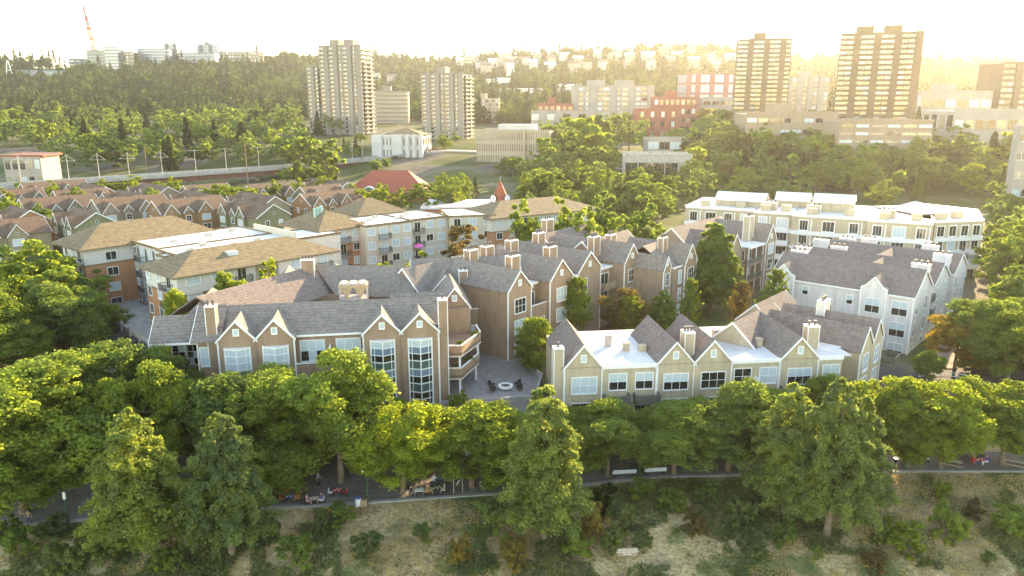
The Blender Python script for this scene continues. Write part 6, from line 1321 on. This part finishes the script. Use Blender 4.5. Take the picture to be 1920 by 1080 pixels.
person(56, 985, 'walk', 200, 'tan', 'denim', 'hair', 'person in blue trousers walking along the promenade at the left edge')
person(598, 912, 'walk', 80, 'grey', 'black', 'grey', 'person in grey standing behind the table with the purple diner')
person(530, 908, 'walk', 120, 'brown', 'denim', 'hair', 'person in brown walking under the trees left of the diners')
for k, (px, py) in enumerate([(58, 898), (74, 896), (88, 888), (28, 918), (100, 894)]):
    e = empty('hanging_lantern', P0(px, py, 2.6), 0, f'orange paper lantern hung over the left plaza, {ORD[[1, 2, 3, 0, 4][k]]} from the left', 'lantern', 'orange lanterns over the plaza'); mb = MB()
    for a, r0, r1 in ((0, .1, .26), (.14, .26, .3), (.3, .3, .24), (.44, .24, .1)): mb.bar((0, 0, a), (0, 0, a + .14), 2 * r0, n=10, w2=2 * r1)
    mb.build('shade', M['orangec'], e); MB().bar((0, 0, .58), (0, 0, 1.6), .02).build('cord', M['dark'], e)

# ================================================================ terrace, balconies, courtyard, car park
pb = mf(b1.o)
def onb(x, y, z): return pb @ Vector((x, y, z))
e = empty('fire_table', onb(35.2, 3.6, 4.07), 0, 'round white-rimmed fire table on the terrace', 'fire table'); mb = MB()
for a in range(16):
    g0, g1 = a * .3927, (a + 1) * .3927; mb.hexa([(.65 * math.cos(g0), .65 * math.sin(g0), .2), (.65 * math.cos(g1), .65 * math.sin(g1), .2), (1.0 * math.cos(g1), 1.0 * math.sin(g1), .2), (1.0 * math.cos(g0), 1.0 * math.sin(g0), .2)], [(.65 * math.cos(g0), .65 * math.sin(g0), .5), (.65 * math.cos(g1), .65 * math.sin(g1), .5), (1.0 * math.cos(g1), 1.0 * math.sin(g1), .5), (1.0 * math.cos(g0), 1.0 * math.sin(g0), .5)])
mb.build('rim', M['white'], e); MB().bar((0, 0, 0), (0, 0, .38), 1.28, n=16).build('bowl', M['dark'], e)
def armchair(loc, ang, m, label, group):
    e = empty('armchair', loc, R(ang), label, 'chair', group); MB().box(-.32, .32, -.3, .3, .3, .42).build('seat', M[m], e); MB().box(-.32, .32, .22, .32, .42, .95).build('backrest', M[m], e)
    for x in (-.38, .32): MB().box(x, x + .06, -.3, .3, .3, .62).build('armrest', M[m], e)
    for x in (-.28, .28):
        for y in (-.26, .26): MB().box(x - .03, x + .03, y - .03, y + .03, 0, .298).build('leg', M['dark'], e)
for k, (x, y, a) in enumerate([(33.4, 4.6, 130), (33.4, 2.8, 70), (37.0, 4.4, -120), (36.9, 2.7, -60)]): armchair(onb(x, y, 4.07), a, 'shade', f'dark armchair round the fire table, {("rear left", "front left", "rear right", "front right")[k]}', 'armchairs round the fire table')
for k in range(2): armchair(onb(32.6 + k * 1.0, 21.2, 10.06), 170, 'white', ('white armchair on the roof deck, left of a pair', 'white armchair on the roof deck, right of a pair')[k], 'white armchairs on the roof deck')
for k, (x, y, z) in enumerate([(29.2, 2.6, 10.05), (31.6, 6.6, 10.05), (28.4, 2.6, 7.0), (30.5, 5.2, 7.0)]):
    e = empty('balcony_plant', onb(x, y, z), k, f'potted plant on the stacked balconies of the brown house, {("upper left", "upper right", "lower left", "lower right")[k]}', 'potted plant'); MB().bar((0, 0, 0), (0, 0, .55), .5, n=10, w2=.7).build('pot', M['terra'], e)
    c = link('foliage', shrub_proto(k % 3), e, (0, 0, .45), 0, (.62, .62, .6)); c.material_slots[0].link = 'OBJECT'; c.material_slots[0].material = LF['b']
p = aty(785, 462, 164.2); e = empty('patio_umbrella', p, 0, 'bright pink umbrella open on a balcony of the cream block', 'umbrella'); mb = MB()
for a in range(8): g0, g1 = a * .7854, (a + 1) * .7854; mb.poly([(1.3 * math.cos(g0), 1.3 * math.sin(g0), 0), (1.3 * math.cos(g1), 1.3 * math.sin(g1), 0), (0, 0, .7)]); mb.poly([(1.3 * math.cos(g1), 1.3 * math.sin(g1), -.02), (1.3 * math.cos(g0), 1.3 * math.sin(g0), -.02), (0, 0, .66)])
mb.build('canopy', M['pink'], e); MB().bar((0, 0, -2.2), (0, 0, .8), .06, n=6).build('pole', M['white'], e)
sheet('courtyard_lawn', [tuple(at(*q, 3))[:2] for q in ((1270, 640), (1430, 640), (1420, 585), (1300, 575))], M['lawn'])
sheet('car_park', [tuple(at(*q, 2.6))[:2] for q in ((1690, 745), (1990, 765), (1990, 700), (1720, 695))], M['asphalt'])
sheet('garden_path', [tuple(at(*q, 3))[:2] for q in ((1745, 694), (1795, 694), (1790, 610), (1770, 610))], mat('pink_paving', (.34, .24, .20), .9, .15))
sheet('plaza', [(-82, 92), (-50, 87), (-46, 96), (-58, 112), (-84, 136), (-110, 140)], M['paving'], .05)
strip_pts = [hit(700, 303), hit(760, 290), hit(840, 284), hit(930, 286)]
mb = MB()
for p, q in zip(strip_pts[:-1], strip_pts[1:]): mb.hexa([(p.x, p.y - 4, p.z - 1), (q.x, q.y - 4, q.z - 1), (q.x, q.y + 6, q.z - 1), (p.x, p.y + 6, p.z - 1)], [(p.x, p.y - 4, p.z + .3), (q.x, q.y - 4, q.z + .3), (q.x, q.y + 6, q.z + .6), (p.x, p.y + 6, p.z + .6)])
struct(mb.build('street', M['concrete']))
e = empty('handrail', at(1722, 712, 2.7), 0, 'white pipe handrail along the car park ramp', 'handrail')
pts = [Vector((0, 0, 0)), Vector((3.6, .8, 0)), Vector((7.2, -.6, -.3))]
for a, b2 in zip(pts[:-1], pts[1:]):
    for z in (.55, 1.05): MB().bar(a + Vector((0, 0, z)), b2 + Vector((0, 0, z)), .09, n=6).build('rail', M['white'], e)
for a in pts: MB().bar(a - Vector((0, 0, .4)), a + Vector((0, 0, 1.07)), .1, n=6).build('post', M['white'], e)
def car(loc, ang, m, label):
    e = empty('parked_car', loc, R(ang), label, 'car', 'parked cars')
    prof = [(-2.2, .35), (2.2, .35), (2.25, .7), (1.35, .88), (.75, 1.38), (-1.2, 1.42), (-1.95, .95), (-2.25, .85)]
    mb = MB()
    mb.poly([(x, -.86, z) for x, z in prof]); mb.poly([(x, .86, z) for x, z in reversed(prof)])
    for (a, b2) in zip(prof, prof[1:] + prof[:1]): mb.poly([(b2[0], -.86, b2[1]), (a[0], -.86, a[1]), (a[0], .86, a[1]), (b2[0], .86, b2[1])])
    mb.build('body', M[m], e)
    for y in (-.87, .87):
        MB().poly([(x, y, z) for x, z in ((1.15, .93), (.68, 1.32), (-.15, 1.34), (-.15, .93))]).build('side_window', M['g_dark'], e); MB().poly([(x, y, z) for x, z in ((-.25, .93), (-.25, 1.34), (-1.15, 1.34), (-1.7, .95))]).build('side_window', M['g_dark'], e)
    MB().hexa([(1.33, -.7, .9), (1.36, -.7, .91), (1.36, .7, .91), (1.33, .7, .9)], [(.79, -.66, 1.37), (.81, -.66, 1.385), (.81, .66, 1.385), (.79, .66, 1.37)]).build('windscreen', M['g_dark'], e); MB().hexa([(-1.97, -.7, .97), (-1.93, -.7, .96), (-1.93, .7, .96), (-1.97, .7, .97)], [(-1.25, -.66, 1.43), (-1.21, -.66, 1.41), (-1.21, .66, 1.41), (-1.25, .66, 1.43)]).build('rear_window', M['g_dark'], e)
    for x in (-1.35, 1.4):
        for y in (-.88, .88): wl = MB().bar((x, y - .1, .33), (x, y + .1, .33), .66, n=14).build('wheel', M['dark'], e); MB().bar((x, y - .11, .33), (x, y + .11, .33), .36, n=10).build('hub', M['carsil'], wl)
    for y in (-.6, .6): MB().box(2.2, 2.27, y - .18, y + .18, .6, .72).build('headlight', M['g_blind'], e); MB().box(-2.28, -2.2, y - .18, y + .18, .72, .84).build('tail_light', M['red'], e)
zc = 2.6
pc = at(1835, 735, 3.1); car((pc.x, pc.y, max(hz(*tuple(at(*q, 2.6))[:2]) for q in ((1690, 745), (1990, 765), (1990, 700), (1720, 695))) + .06), -25, 'carblue', 'dark car parked by the golden tree at the right')
for k, (px, py, m, a, lb) in enumerate([(742, 299, 'dark', 40, 'dark car coming down the viaduct ramp'), (1158, 322, 'carsil', 5, 'silver car parked on the slope, left of a pair'), (1176, 320, 'carsil', 5, 'silver car parked on the slope, right of a pair'), (815, 284, 'carred', 10, 'red car on the street before the white hall')]):
    p = hit(px, py); car((p.x, p.y, p.z + .6), a, m, lb)

# ================================================================ evening haze
hm_ = bpy.data.materials.new('evening_haze'); hm_.use_nodes = True; t = hm_.node_tree; t.nodes.remove(t.nodes['Principled BSDF'])
pv = t.nodes.new('ShaderNodeVolumePrincipled'); pv.inputs['Color'].default_value = (.97, .93, .86, 1); pv.inputs['Density'].default_value = 0.00008; pv.inputs['Anisotropy'].default_value = .6
t.links.new(pv.outputs[0], t.nodes['Material Output'].inputs['Volume'])
hb = MB().box(-8200, 8200, -750, 3600, -260, 285).build('haze', hm_); hb['kind'] = 'stuff'; tag(hb, 'thin warm evening haze over the whole view', 'haze')
